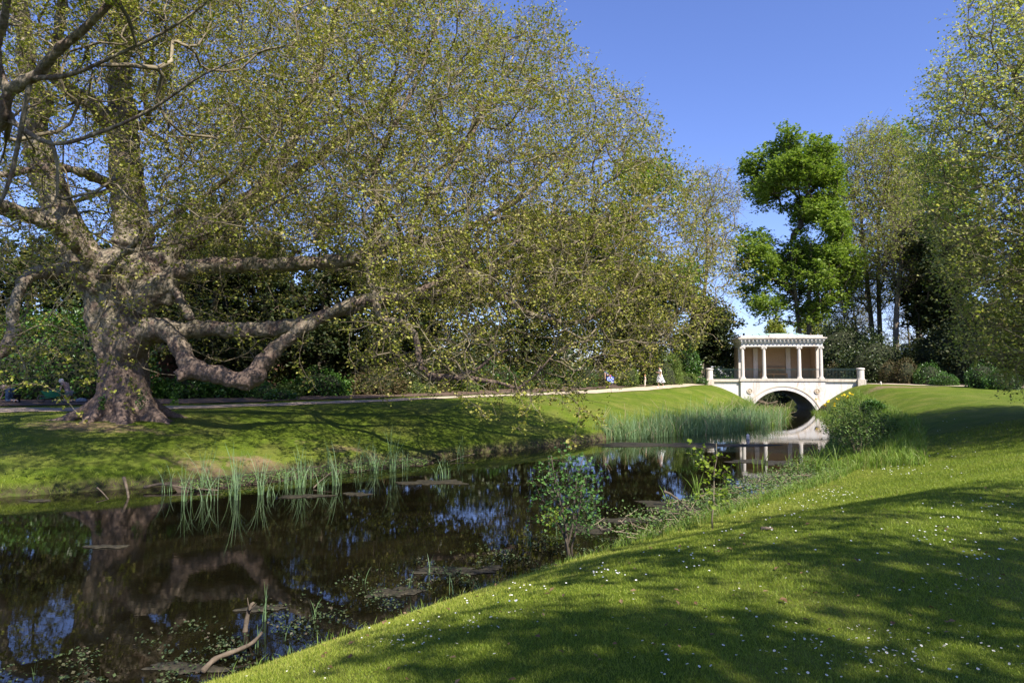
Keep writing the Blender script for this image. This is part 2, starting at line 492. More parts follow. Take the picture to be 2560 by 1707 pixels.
def brick_mat():
    m, nt, out = new_mat('red_brick')
    tc = nt.nodes.new("ShaderNodeTexCoord")
    mp = nd(nt, "ShaderNodeMapping"); mp.inputs["Rotation"].default_value = (PI / 2, 0, 0)
    nt.links.new(tc.outputs["Object"], mp.inputs[0])
    b = nd(nt, "ShaderNodeTexBrick")
    b.inputs["Color1"].default_value = (0.20, 0.075, 0.045, 1); b.inputs["Color2"].default_value = (0.12, 0.05, 0.035, 1)
    b.inputs["Mortar"].default_value = (0.22, 0.18, 0.14, 1); b.inputs["Scale"].default_value = 4.4
    b.inputs["Mortar Size"].default_value = 0.025
    nt.links.new(mp.outputs[0], b.inputs["Vector"])
    p = nd(nt, "ShaderNodeBsdfPrincipled"); p.inputs["Roughness"].default_value = 0.9
    nt.links.new(mix(nt, b.outputs[0], noise(nt, 3, 4, .6, tc.outputs["Object"]), 0.25, 'MULTIPLY'), p.inputs["Base Color"])
    nt.links.new(p.outputs[0], out.inputs[0])
    return m


M['brick'] = brick_mat()


def plain(name, c, rough=0.7, spec=0.3, v=0.15, scale=12):
    return surf(name, [(0.3, tuple(x * (1 - v) for x in c)), (0.7, tuple(min(1, x * (1 + v)) for x in c))], scale, rough, spec=spec)


# ------------------------------------------------------------------ terrain
LSH = [(-110, -22), (-60, -2), (-40, 7), (-25, 13), (-17, 15.8), (-12.8, 17), (-9.5, 18.8), (-6.6, 21.8), (-2.8, 25.2), (3.2, 31), (7.5, 36), (11.5, 42), (16.5, 50), (20.3, 56.5), (21.2, 60), (21.8, 66), (23.5, 74), (28, 84), (40, 96)]
RSH = [(-90, -60), (-30, -20), (-14, -4), (-6, 3.6), (-2.8, 6.7), (-1.86, 7.8), (0.8, 11), (5.3, 15.9), (9.5, 20.5), (15.2, 30), (19.8, 40), (23.6, 50), (26.2, 57), (26.6, 60), (27.4, 66), (29.5, 74), (34, 82), (46, 92)]
RIVER = LSH + RSH[::-1]
_PY = [-50, 10, 20, 35, 45, 52, 60, 400]
_PZ = [1.3, 1.3, 1.42, 1.65, 1.87, 2.12, 2.3, 2.3]


def terrain(x, y):
    x = np.asarray(x, float); y = np.asarray(y, float)
    dl = pl_dist(x, y, LSH); dr = pl_dist(x, y, RSH)
    ins = inpoly(x, y, RIVER)
    P = np.interp(y, _PY, _PZ)
    ez = lambda t: np.sin(np.clip(t, 0, 1) * PI / 2)
    wv = 0.25 * wob(x, y, 0.9)
    wl = np.interp(y, [20, 45, 55], [7.5, 8, 4.6])
    zl = P * (0.20 * ez((dl + wv * .5 - 0.02) / 0.55) + 0.80 * ez(dl / wl))
    wr = np.interp(y, [9, 14, 20, 30, 45, 55], [5.2, 7.2, 8.0, 6.8, 6, 4.2])
    tr = np.clip(dr / wr, 0, 1)
    w_ = np.interp(y, [8.5, 12.5, 22, 30], [0, .75, .75, .2])
    zr = P * ((0.10 - .05 * w_) * ez(dr / 0.4) + (0.90 + .05 * w_) * ((1 - w_) * ez(tr) + w_ * tr * tr * (3 - 2 * tr)))
    z = np.where(dl < dr, zl, zr)
    z = z + 0.035 * wob(x, y, 0.55, 1.0) * np.clip(np.minimum(dl, dr) / 2, 0, 1)
    zi = -0.10 - 0.55 * ez(np.minimum(dl, dr) / 2.0)
    return np.where(ins, zi, z)


def H(x, y):
    r = terrain(np.atleast_1d(x), np.atleast_1d(y))
    return r if np.ndim(x) else float(r[0])


def seg(*parts):
    out = []
    for a, b, s in parts: out.append(np.arange(a, b, s))
    return np.concatenate(out)


xs = seg((-900, -120, 60), (-120, -40, 5), (-40, -24, 1.0), (-24, 34, 0.24), (34, 60, 1.2), (60, 140, 8), (140, 960, 60))
ys = seg((-200, -30, 20), (-30, 2, 1.5), (2, 34, 0.24), (34, 66, 0.5), (66, 110, 3), (110, 300, 20), (300, 1500, 100))
GX, GY = np.meshgrid(xs, ys)
GZ = terrain(GX, GY)
far = np.clip((GY - 110) / 100, 0, 1); GZ = GZ * (1 - far) + 2.3 * far
nx, ny = len(xs), len(ys)
ii = (np.arange(ny - 1)[:, None] * nx + np.arange(nx - 1)[None]).ravel()
mb = MB().add(np.stack([GX, GY, GZ], -1).reshape(-1, 3), np.stack([ii, ii + 1, ii + nx + 1, ii + nx], 1))
ground = mb.build("ground", M['ground'], smooth=True)
tag(ground, "mown grass lawn sloping down to both banks of the river", kind='structure')
me = ground.data
gx, gy = GX.ravel(), GY.ravel()
bare = np.zeros(len(gx))
for (bx, by, rx, ry, s) in [(-14, 22.6, 3.4, 1.1, .42), (-7.2, 20.9, 2.2, 1.0, .42), (-9, 20.0, 2.2, .8, .34), (-16, 18.0, 3, .7, .34), (-5.5, 23.6, 3, .8, .30), (30.5, 53.6, 3.4, 2.0, .50), (19.5, 55.5, 2.0, 1.6, .33),
                            (0.2, 8.2, 3, .7, .22), (-1.3, 6.6, 1.6, .6, .25), (8.5, 17.5, 4, .7, .24), (-12, 26.5, 6, 2, .2)]:
    bare = np.maximum(bare, 1.35 * s * np.exp(-((gx - bx) / rx) ** 2 - ((gy - by) / ry) ** 2))
a_ = me.attributes.new("bare", 'FLOAT', 'POINT'); a_.data.foreach_set("value", bare.astype(np.float32))
bedm = np.clip((gy - 75) / 8, 0, 1) * 0.7
a_ = me.attributes.new("bed", 'FLOAT', 'POINT'); a_.data.foreach_set("value", bedm.astype(np.float32))

# water: one sheet a little wider than the channel
wxs = np.arange(-110, 60, 2.5); wys = np.arange(-60, 100, 2.5)
WX, WY = np.meshgrid(wxs, wys); n_ = len(wxs)
ii = (np.arange(len(wys) - 1)[:, None] * n_ + np.arange(n_ - 1)[None]).ravel()
cx = WX.ravel()[ii] + 1.25; cy = WY.ravel()[ii] + 1.25
ok = inpoly(cx, cy, RIVER) | (pl_dist(cx, cy, LSH) < 3.2) | (pl_dist(cx, cy, RSH) < 3.2)
ii = ii[ok]
wv_ = MB().add(np.stack([WX, WY, np.zeros_like(WX)], -1).reshape(-1, 3), np.stack([ii, ii + 1, ii + n_ + 1, ii + n_], 1)).build("river_water", M['water'])
tag(wv_, "still dark brown river mirroring the trees and the bridge", kind='structure')


def ribbon(name, pts, widths, mat, lift, label, per=8, across=6, wobble=0.12):
    P = spline(np.array([[p[0], p[1], w] for p, w in zip(pts, widths)]), per)
    T = norm(np.gradient(P[:, :2], axis=0)); N = np.stack([-T[:, 1], T[:, 0]], 1)
    V = []
    for j in range(across + 1):
        s = (j / across - 0.5)
        e = wobble * wob(P[:, 0], P[:, 1], 1.7, j // across * 3.0) if j in (0, across) else 0
        xy = P[:, :2] + N * (s * P[:, 2] + e)[:, None]
        V.append(np.column_stack([xy, terrain(xy[:, 0], xy[:, 1]) + lift]))
    V = np.array(V); k = len(P)
    ii = (np.arange(across)[:, None] * k + np.arange(k - 1)[None]).ravel()
    o = MB().add(V.reshape(-1, 3), np.stack([ii, ii + 1, ii + k + 1, ii + k], 1)).build(name, mat, smooth=True)
    return tag(o, label, kind='structure')


PATH_L = [(-60, 27), (-40, 27.6), (-28, 28.2), (-20, 29), (-15.3, 30.4), (-10.6, 33.6), (-4.4, 39), (3.56, 45), (10.7, 52), (15.6, 59), (17.4, 62.6)]
ribbon("gravel_path", PATH_L[:7], [3.4, 3.4, 3.2, 2.8, 2.2, 2.0, 1.9], M['gravel'], 0.03, "pinkish gravel path passing behind the old plane tree", 14)
ribbon("garden_path", PATH_L[6:], [1.9, 1.9, 2.0, 2.2, 2.4], M['sand_path'], 0.034, "pale sandy path rising to the left end of the bridge", 16)
ribbon("side_path", [(31.4, 61.2), (34.5, 56.5), (38.5, 52), (45, 47), (60, 44)], [2.2, 1.8, 1.7, 1.6, 1.6], M['sand_path'], 0.032, "pale path running right from the bridge under the trees", 12)
ribbon("flower_bed", [(-60, 34), (-40, 34), (-26, 34.2), (-17, 35.6), (-11, 39.2), (-4, 44.2), (4, 50.2), (9, 56), (13, 62)], [6.5, 6.5, 6, 4.6, 4.2, 4, 4, 4, 4], M['soil'], 0.045, "bare earth bed under the evergreens behind the left path", 12, 8, 0.3)
ribbon("shrub_bed", [(33.5, 61.5), (37, 57.8), (42, 54.5), (50, 50.5), (60, 48)], [3, 3, 3.2, 3.4, 4], M['soil'], 0.04, "shaded earth bed behind the path right of the bridge", 12, 8, 0.3)

# ------------------------------------------------------------------ foliage generators
def leaves(mb, P, size, up=0.5, rnd=None, aspect=0.6, dirs=None, droop=0.0, m=0, jit=0.35):
    """a folded kite of two triangles per leaf"""
    n = len(P)
    if n == 0: return
    nrm = rng.normal(size=(n, 3)); nrm = norm(nrm); nrm[:, 2] = np.abs(nrm[:, 2]); nrm = norm(nrm + np.array([0, 0, up]))
    a = rng.normal(size=(n, 3)) if dirs is None else norm(dirs) + rng.normal(size=(n, 3)) * jit
    a[:, 2] -= droop
    a = norm(a - nrm * np.sum(a * nrm, 1, keepdims=True)); b = np.cross(nrm, a)
    L = (size * rng.uniform(0.6, 1.35, n))[:, None]; W = L * aspect
    v = np.stack([P, P + a * L * .55 + b * W * .5 + nrm * L * .12, P + a * L, P + a * L * .5 - b * W * .5 + nrm * L * .12], 1)
    base = np.arange(n)[:, None] * 4
    t = np.concatenate([base + [0, 2, 1], base + [0, 3, 2]])
    if rnd is None: rnd = rng.random(n)
    mb.add(v.reshape(-1, 3), t=t, m=m, a=np.repeat(rnd, 4))


def blades(mb, P, h, w, lean, rnd=None, segs=3, m=0, face=None, bend=1.0):
    """tapered grass or reed blades"""
    n = len(P)
    if n == 0: return
    h = np.broadcast_to(h, (n,)); w = np.broadcast_to(w, (n,)); lean = np.broadcast_to(lean, (n,))
    th = rng.uniform(0, 2 * PI, n); d = np.stack([np.cos(th), np.sin(th), np.zeros(n)], 1)
    ph = rng.uniform(0, PI, n); s = np.stack([np.cos(ph), np.sin(ph), np.zeros(n)], 1)
    if rnd is None: rnd = rng.random(n)
    V = []; A = []
    for k in range(segs + 1):
        t = k / segs
        c = P + d * (lean * h * t ** (1 + bend))[:, None] + np.array([0, 0, 1.0]) * (h * (t - 0.25 * lean * t * t))[:, None]
        if k < segs:
            ww = (w * (1 - 0.55 * t) * 0.5)[:, None]
            V += [c - s * ww, c + s * ww]; A += [rnd, rnd]
        else:
            V += [c]; A += [rnd]
    k2 = 2 * segs + 1
    V = np.stack(V, 1).reshape(-1, 3); A = np.stack(A, 1).ravel()
    b = np.arange(n)[:, None] * k2
    q = np.concatenate([b + [2 * i, 2 * i + 1, 2 * i + 3, 2 * i + 2] for i in range(segs - 1)]) if segs > 1 else None
    t = b + [2 * segs - 2, 2 * segs - 1, 2 * segs]
    mb.add(V, q, t, m=m, a=A)


def edge_tubes(mb, P0, T0, P1, r0, r1, n=4, m=0, rings=3):
    """bent tapering tubes for many branch segments at once"""
    N = len(P0)
    if N == 0: return
    L = np.linalg.norm(P1 - P0, axis=1, keepdims=True)
    C = P0 + T0 * L * 0.42
    ax = norm(P1 - P0)
    ref = np.where(np.abs(ax[:, 2:3]) < 0.9, np.array([[0, 0, 1.0]]), np.array([[1.0, 0, 0]]))
    u = norm(np.cross(ax, ref)); w = np.cross(ax, u)
    th = np.arange(n) / n * 2 * PI
    V = []
    for k in range(rings):
        t = k / (rings - 1)
        c = (1 - t) ** 2 * P0 + 2 * t * (1 - t) * C + t * t * P1
        r = (r0 * (1 - t) + r1 * t)[:, None, None]
        V.append(c[:, None] + r * (np.cos(th)[None, :, None] * u[:, None] + np.sin(th)[None, :, None] * w[:, None]))
    V = np.stack(V, 1).reshape(-1, 3)
    i = np.arange(n); j = (i + 1) % n
    q = np.concatenate([np.stack([k * n + i, k * n + j, (k + 1) * n + j, (k + 1) * n + i], 1) for k in range(rings - 1)])
    b = np.arange(N)[:, None, None] * (n * rings)
    mb.add(V, (b + q[None]).reshape(-1, 4), m=m)


def grow(skel, skel_par, targets, bf=0.35, rt=0.006, expo=0.46, maxstep=None):
    """joins every target to the growing skeleton by the cheapest twig (distance + share of the way back to the trunk)"""
    ns = len(skel); nt_ = len(targets)
    pos = np.zeros((ns + nt_, 3)); pos[:ns] = skel
    par = np.full(ns + nt_, -1); par[:ns] = skel_par
    pl = np.zeros(ns + nt_)
    for i in range(ns):
        if par[i] >= 0: pl[i] = pl[par[i]] + np.linalg.norm(pos[i] - pos[par[i]])
    T = targets.astype(np.float32)
    best = np.full(nt_, 1e9, np.float32); bp = np.zeros(nt_, int)
    for i in range(ns):
        c = np.linalg.norm(T - pos[i], axis=1) + bf * pl[i]
        k = c < best; best[k] = c[k]; bp[k] = i
    alive = np.arange(nt_)
    order = np.zeros(nt_, int)
    Ta = T.copy()
    for s in range(nt_):
        j = int(np.argmin(best)); k = ns + s
        pos[k] = Ta[j]; par[k] = bp[j]
        pl[k] = pl[par[k]] + np.linalg.norm(pos[k] - pos[par[k]])
        best[j] = 1e9 + 1
        Ta[j] = 1e6
        d = Ta - pos[k].astype(np.float32)
        c = np.sqrt(np.einsum('ij,ij->i', d, d)) + np.float32(bf * pl[k])
        kk = c < best
        kk[j] = False
        best[kk] = c[kk]; bp[kk] = k
        if s % 600 == 599:
            keep = Ta[:, 0] < 1e5
            Ta = Ta[keep]; best = best[keep]; bp = bp[keep]
    cnt = np.zeros(ns + nt_)
    cnt[ns:] = 1
    for k in range(ns + nt_ - 1, 0, -1):
        if par[k] >= 0 and par[k] < k: cnt[par[k]] += cnt[k]
    r = rt * np.maximum(cnt, 1) ** expo
    return pos, par, r, ns


def chain(pts, start=0, parent=-1, off=0):
    par = [parent] + [off + i for i in range(len(pts) - 1)]
    return par


def branch_mesh(pos, par, r, ns, mat, name, parent, n=4, rmaxpar=None):
    k = np.arange(ns, len(pos)); k = k[par[k] >= 0]
    p = par[k]; g = par[p]
    T0 = np.where((g >= 0)[:, None], norm(pos[p] - pos[np.maximum(g, 0)]), norm(pos[k] - pos[p]))
    isskel = p < ns
    T0 = np.where(isskel[:, None], norm(norm(pos[k] - pos[p]) + T0 * 0.4), T0)
    r1 = r[k]; r0 = np.minimum(r[p], r1 * 1.35)
    mb = MB(); edge_tubes(mb, pos[p], T0, pos[k], r0, r1, n)
    return mb.build(name, mat, parent, smooth=True)


def sprays(pos, par, ns, ntw, ln, nleaf, lsize, leaf_m, twig_m, parent, up=0.4, droop=0.0, aspect=0.7, twr=0.004, twigs=True, spread=0.9, names=('twigs', 'foliage'), rbias=None, keep=None, grav=-0.05, tmin=.25):
    k = np.arange(ns, len(pos))
    if keep is not None: k = k[keep[ns:]]
    d = norm(pos[k] - pos[np.maximum(par[k], 0)])
    K_ = np.repeat(np.arange(len(k)), ntw)
    P = pos[k][K_]; dd = norm(d[K_] + rng.normal(size=(len(K_), 3)) * spread + np.array([0, 0, grav]))
    L = ln * rng.uniform(0.5, 1.3, len(K_))
    E = P + dd * L[:, None]
    if twigs:
        mb = MB(); edge_tubes(mb, P, norm(dd + rng.normal(size=dd.shape) * .4), E, np.full(len(P), twr), np.full(len(P), twr * .45), 3, rings=3)
        tw = mb.build(names[0], twig_m, parent); tw["kind"] = "stuff"
    J = np.repeat(np.arange(len(P)), nleaf)
    t = rng.uniform(tmin, 1.05, len(J))
    LP = P[J] + dd[J] * (L[J] * t)[:, None] + rng.normal(size=(len(J), 3)) * ln * 0.09
    mb = MB()
    rv = rng.random(len(J)) if rbias is None else np.clip(rng.random(len(J)) * .7 + rbias(LP) * .3, 0, 1)
    leaves(mb, LP, lsize, up, rv, aspect, dirs=dd[J], droop=droop, jit=0.8)
    fo = mb.build(names[1], leaf_m, parent); fo["kind"] = "stuff"
    return fo


def volume_targets(outline, Y, dy, n, fringe=0.0, lumps=0, lump_r=0.12, seed=0, dens=None, ctrpow=0.5):
    """points inside a crown: its outline is given at depth Y; the crown is as deep as dy and rounds off to front and back"""
    r_ = np.random.default_rng(seed)
    poly = np.array(outline, float)
    c = poly.mean(0); mn = poly.min(0); mx = poly.max(0)
    out = []
    got = 0
    if lumps:
        lc = []
        while len(lc) < lumps:
            p = r_.uniform(mn, mx)
            u = r_.uniform(-1, 1)
            q = c + (p - c) / max(math.sqrt(1 - u * u * .8), .3)
            if inpoly(q[0:1], q[1:2], poly)[0]: lc.append((p[0], p[1], u))
        lc = np.array(lc)
        sz = (mx - mn).mean() * lump_r
        while got < n:
            k = r_.integers(0, lumps, 3000)
            g = norm(r_.normal(size=(3000, 3))) * (r_.random(3000) ** 0.4)[:, None]
            p = lc[k, :2] + g[:, :2] * sz * np.array([1.15, 0.8])
            u = lc[k, 2] + g[:, 2] * sz / (dy * F / Y / K)
            keep = inpoly(p[:, 0], p[:, 1], poly)
            out.append(np.column_stack([p, u])[keep]); got += keep.sum()
    else:
        while got < n:
            p = r_.uniform(mn, mx, (4000, 2)); u = r_.uniform(-1, 1, 4000)
            f = np.sqrt(np.maximum(1 - u * u, 0.02)) ** ctrpow
            q = c + (p - c) / f[:, None]
            keep = inpoly(q[:, 0], q[:, 1], poly)
            if dens is not None: keep &= r_.random(4000) < dens(p, u)
            out.append(np.column_stack([p, u])[keep]); got += keep.sum()
    o = np.concatenate(out)[:n]
    Yd = Y + o[:, 2] * dy
    # keep true size: scale about the point at depth Y, then move along the real depth axis
    base = D(o[:, 0], o[:, 1], Y)
    W = base.copy(); W[:, 1] = Yd
    W[:, 0] = base[:, 0] * (1 + (Yd - Y) / Y * 0.6)
    return W


def tree(name, label, cat, outline, Y, dy, trunk, n=900, ntw=3, nleaf=5, lsize=0.25, ln=0.8, leaf='holly_leaf', bark='grey_bark', twig='dark_twig',
         up=0.5, droop=0.0, aspect=0.7, lumps=0, lump_r=0.13, group=None, rt=0.012, twigs=False, seed=1, bf=0.3, expo=0.42, stems=1, hfrac=0.6, twr=0.01, ctrpow=.5, dens=None, grav=-.05):
    """trunk = (px_d at the base, px_d at the top of the bole, y_d there, base radius m)"""
    if isinstance(outline[0], list):
        T = np.concatenate([volume_targets(o_, Y, dy, int(n * w_), lumps=int(lumps * w_), lump_r=lump_r, seed=seed + k_, ctrpow=ctrpow) for k_, (w_, o_) in enumerate(outline)])
    else:
        T = volume_targets(outline, Y, dy, n, lumps=lumps, lump_r=lump_r, seed=seed, ctrpow=ctrpow, dens=dens)
    bx = float(D(trunk[0], 800, Y)[0]); bz = H(bx, Y)
    T = T[T[:, 2] > bz + 0.25]
    root = empty(name, (0, 0, 0), 0, label, cat, group)
    top = D(trunk[1], trunk[2], Y)
    r_ = np.random.default_rng(seed + 50)
    skel = []; par = []; rad = []
    mbt = MB()
    for s in range(stems):
        ox = (s - (stems - 1) / 2) * trunk[3] * 1.2
        P = []
        for i in range(9):
            t = i / 8
            P.append([bx + ox + (top[0] - bx) * t + (ox * 3 * t) + 0.25 * math.sin(t * 5 + seed + s) * t, Y + 0.3 * math.sin(t * 4 + seed * 2 + s) * t, bz - 0.15 + (top[2] - bz + 0.15) * t])
        P = np.array(P)
        off = len(skel)
        par += [-1] + [off + i for i in range(8)]
        skel += list(P)
        R = trunk[3] * (1.25 * np.exp(-np.linspace(0, 14, 9)) * .5 + np.linspace(1, 0.42, 9)) / (1 if stems == 1 else 1.3)
        tube(mbt, spline(np.column_stack([P, R]), 3)[:, :3], spline(np.column_stack([P, R]), 3)[:, 3], 10)
        rad += list(R)
    tr = mbt.build("trunk", M[bark], root, smooth=True)
    pos, pr, r, ns = grow(np.array(skel), par, T, bf, rt, expo)
    branch_mesh(pos, pr, np.concatenate([np.array(rad), r[ns:]]), ns, M[twig], "branches", root)["kind"] = "stuff"
    sprays(pos, pr, ns, ntw, ln, nleaf, lsize, M[leaf], M[twig], root, up, droop, aspect, twr=twr, twigs=twigs, names=('twigs', 'crown'), grav=grav)
    return root


# ------------------------------------------------------------------ the old plane tree
TY = 24.5
plane = empty("plane_tree", (0, 0, 0), 0, "huge old plane tree with a massive fluted bole and long drooping limbs beside the river", "tree")
LIMBS = {
    'A': [(235, 660, 24.5, 95), (200, 600, 24.3, 85), (150, 510, 24, 72), (110, 420, 23.8, 66), (90, 350, 23.6, 60), (80, 290, 23.5, 52), (95, 240, 23.5, 46), (70, 190, 23.4, 44), (60, 120, 23.3, 38), (50, 40, 23.2, 34), (40, -80, 23, 28), (20, -260, 22, 18)],
    'A2': [(265, 300, 24.8, 45), (215, 240, 24, 38), (150, 200, 23.6, 34), (120, 150, 23, 30), (135, 80, 22.8, 24), (145, 0, 22.6, 20), (190, -160, 22, 12)],
    'B': [(290, 660, 24.6, 95), (305, 560, 24.7, 82), (300, 480, 24.8, 76), (290, 400, 24.9, 70), (282, 320, 25, 66), (280, 250, 25, 58), (275, 170, 25, 50), (285, 90, 25, 44), (300, 0, 25, 38), (330, -140, 25, 28), (380, -330, 25, 14)],
    'C': [(345, 650, 24.7, 74), (400, 570, 25, 58), (470, 525, 25.5, 50), (560, 470, 26, 42), (640, 420, 26.4, 34), (740, 350, 27, 26), (850, 270, 27.5, 18), (960, 150, 28, 10)],
    'C2': [(560, 470, 26, 30), (640, 380, 26, 24), (700, 260, 26, 20), (740, 120, 26, 16), (800, -40, 26, 10)],
    'D': [(320, 700, 24.2, 80), (385, 650, 24, 60), (440, 615, 23.9, 42), (560, 608, 23.8, 34), (700, 606, 23.6, 32), (790, 598, 23.6, 32), (850, 582, 23.6, 28), (930, 560, 23.7, 22), (1020, 545, 24, 18), (1120, 500, 24.5, 14), (1230, 430, 25, 10), (1330, 330, 25.5, 6)],
    'D2': [(850, 582, 23.6, 26), (872, 480, 23.4, 20), (860, 400, 23.2, 17), (900, 300, 23, 13), (960, 180, 23, 9), (1010, 40, 23, 5)],
    'D3': [(840, 590, 23.6, 24), (850, 640, 23.3, 20), (862, 690, 23.1, 20)],
    'D4': [(930, 560, 23.7, 16), (980, 470, 24, 13), (1050, 370, 24.5, 11), (1110, 260, 25, 8), (1180, 130, 25, 5)],
    'E': [(330, 765, 24.8, 56), (420, 758, 25, 42), (500, 755, 25, 37), (600, 757, 25, 36), (690, 745, 25, 34), (780, 715, 25, 28), (880, 690, 25, 26), (960, 680, 25.2, 22), (1050, 665, 25.5, 18), (1100, 640, 25.5, 22), (1150, 680, 25.5, 16), (1230, 725, 25.5, 14), (1330, 740, 25.4, 12), (1400, 700, 25.2, 8), (1500, 640, 25, 5)],
    'E2': [(1100, 640, 25.5, 16), (1200, 590, 25.5, 13), (1320, 560, 25.6, 10), (1450, 500, 25.8, 7), (1540, 430, 26, 4)],
    'F': [(280, 815, 24.1, 66), (325, 768, 23.6, 54), (365, 750, 23.4, 46), (400, 775, 23.3, 43), (425, 820, 23.2, 42), (442, 848, 23.1, 46), (490, 857, 23, 42), (550, 874, 23, 43), (582, 868, 23, 46), (612, 822, 23, 38), (690, 757, 23, 30), (780, 708, 23, 26), (850, 685, 23, 24), (930, 680, 23, 20), (1000, 650, 23, 16), (1080, 600, 23, 12), (1180, 560, 23, 8), (1300, 480, 23.5, 5)],
    'hook': [(440, 848, 23.1, 38), (418, 860, 22.9, 32), (404, 862, 22.8, 24)],
    'G': [(860, 690, 23, 18), (880, 735, 23, 16), (930, 742, 23, 17), (955, 780, 23, 18), (965, 830, 23, 15), (990, 863, 23, 18), (1050, 865, 23, 14), (1100, 872, 23, 12), (1150, 880, 23, 8), (1195, 893, 23, 5)],
    'G2': [(1050, 865, 23, 10), (1100, 845, 23, 8), (1130, 820, 23, 7), (1175, 800, 23, 4)],
    'G3': [(1150, 880, 23, 7), (1190, 890, 23, 6), (1230, 860, 22.8, 5), (1270, 815, 22.6, 3)],
    'Hl': [(240, 660, 24, 60), (180, 625, 23.4, 46), (110, 625, 22.6, 34), (60, 640, 22, 28), (32, 700, 21.6, 24), (30, 760, 21.5, 28), (12, 800, 21.4, 32), (-30, 830, 21, 20)],
    'I': [(235, 640, 24, 42), (185, 575, 22.8, 34), (120, 515, 21.5, 32), (40, 490, 20.5, 34), (-40, 450, 18.6, 40), (-60, 340, 16.4, 40), (0, 275, 15.5, 34), (18, 215, 15.2, 28), (70, 180, 15, 26), (130, 120, 14.6, 22), (200, 60, 14.4, 18), (300, -40, 14, 14), (420, -160, 13.6, 9)],
    'I2': [(18, 215, 15.2, 22), (-5, 130, 15, 18), (10, 40, 14.8, 18), (30, -80, 14.6, 12)],
    'I3': [(70, 180, 15, 15), (160, 172, 14.6, 10), (260, 130, 14.2, 8), (400, 60, 14, 6), (520, -30, 13.8, 4)],
    'K': [(270, 430, 24.6, 26), (180, 392, 23, 21), (100, 388, 22, 20), (0, 402, 21, 18), (-90, 420, 20, 14)],
    'L': [(228, 640, 23.3, 24), (290, 577, 22.3, 17), (385, 500, 21.5, 14), (480, 444, 21, 12), (606, 333, 20, 9), (703, 222, 19, 7), (777, 166, 18.5, 4)],
    'L2': [(290, 577, 22.3, 10), (420, 555, 21.2, 8), (560, 500, 20, 7), (700, 430, 19, 5), (800, 380, 18.4, 3)],
    'N': [(20, 275, 15.5, 14), (120, 330, 15.2, 10), (240, 300, 15, 9), (350, 250, 14.6, 7), (470, 170, 14.2, 5), (620, 110, 14, 3)],
    'O': [(70, 180, 15, 12), (20, 420, 15.6, 9), (-40, 520, 15.6, 7)],
    'Hs': [(385, 700, 24, 24), (400, 665, 23.8, 18), (420, 700, 23.6, 20), (440, 735, 23.4, 14)],
}
mbt = MB()
# bole: rings with flutes and root flares
rows = [(972, 285, 112), (960, 285, 96), (945, 284, 82), (925, 283, 73), (895, 283, 66), (860, 284, 62), (820, 281, 62), (780, 278, 66), (740, 277, 71), (700, 280, 75), (655, 283, 84), (620, 285, 88), (590, 283, 70), (570, 283, 30)]
nT = 64
th = np.arange(nT) / nT * 2 * PI
rs = []
for (yy, xx, w) in rows:
    c = D(xx, yy, TY); R = w * (.88 if yy > 790 else 1) * K * TY / F
    fl = np.clip((w - 62) / 60, 0, 1.4) if yy > 850 else 0.0
    lob = (0.10 + 0.0 * fl) * np.cos(5 * th + 0.6) * (0.5 + 0.5 * math.sin(yy * .02)) + 0.04 * np.cos(9 * th + yy * .01) + fl * 0.38 * (np.cos(6 * th + 0.2) ** 3)
    rr = R * (0.97 + lob)
    rs.append(np.stack([c[0] + rr * np.cos(th), TY + 0.85 * rr * np.sin(th), np.full(nT, c[2])], 1))
V = np.concatenate(rs); i = np.arange(nT); j = (i + 1) % nT
q = np.concatenate([np.stack([k * nT + i, k * nT + j, (k + 1) * nT + j, (k + 1) * nT + i], 1) for k in range(len(rows) - 1)])
V = np.concatenate([V, [V[:nT].mean(0)], [V[-nT:].mean(0)]])
b = len(rows) * nT
mbt.add(V, q, np.concatenate([np.stack([np.full(nT, b), j, i], 1), np.stack([np.full(nT, b + 1), b - nT + i, b - nT + j], 1)]))
# surface roots
for ang, ln_, r0 in [(-2.8, 2.3, .26), (-0.3, 1.9, .28), (-1.2, 1.2, .24), (-2.0, 1.3, .24), (2.6, 1.8, .26), (0.5, 1.8, .26)]:
    P = []
    bx, by = D(285, 940, TY)[0], TY
    for t in np.linspace(0, 1, 7):
        d_ = 0.8 + ln_ * t * .78
        x = bx + d_ * math.cos(ang + .12 * math.sin(t * 4)); y = by + d_ * math.sin(ang + .12 * math.sin(t * 4))
        P.append([x, y, H(x, y) + 0.62 * (1 - t) ** 2.2 - 0.02 - .1 * t, r0 * (1 - .72 * t)])
    P = spline(P, 3); tube(mbt, P[:, :3], P[:, 3], 10)
skel = []; spar = []; srad = []
thin = MB()
for nm, L_ in LIMBS.items():
    A = np.array([list(D(x, y, Y)) + [w * K * Y / F / 2] for x, y, Y, w in L_])
    S = spline(A, 5)
    rsm = S[:, 3]
    wgl = np.random.default_rng(len(nm) + int(L_[0][0])).normal(size=(len(S), 3)) * (rsm[:, None] * 0.07)
    S[1:-1, :3] += wgl[1:-1]
    lump = 1 + 0.07 * np.sin(np.arange(len(S)) * 1.3 + L_[0][1]) + .05 * np.sin(np.arange(len(S)) * 2.9)
    thick = rsm > 0.085
    last = np.where(thick)[0]
    kcut = (last.max() + 1) if len(last) else 0
    if kcut >= 3: tube(mbt, S[:kcut, :3], np.maximum(S[:kcut, 3] * lump[:kcut], .05), 14)
    if kcut < len(S) - 1: tube(thin, S[max(kcut - 2, 0):, :3], np.maximum(S[max(kcut - 2, 0):, 3] * 1.0, .014), 8)
    off = len(skel)
    spar += [-1] + [off + i_ for i_ in range(len(S) - 1)]
    skel += list(S[:, :3]); srad += list(rsm)
trunk = mbt.build("trunk", M['plane_bark'], plane, smooth=True)
rm = trunk.modifiers.new("remesh", 'REMESH'); rm.mode = 'VOXEL'; rm.voxel_size = 0.05; rm.use_smooth_shade = True
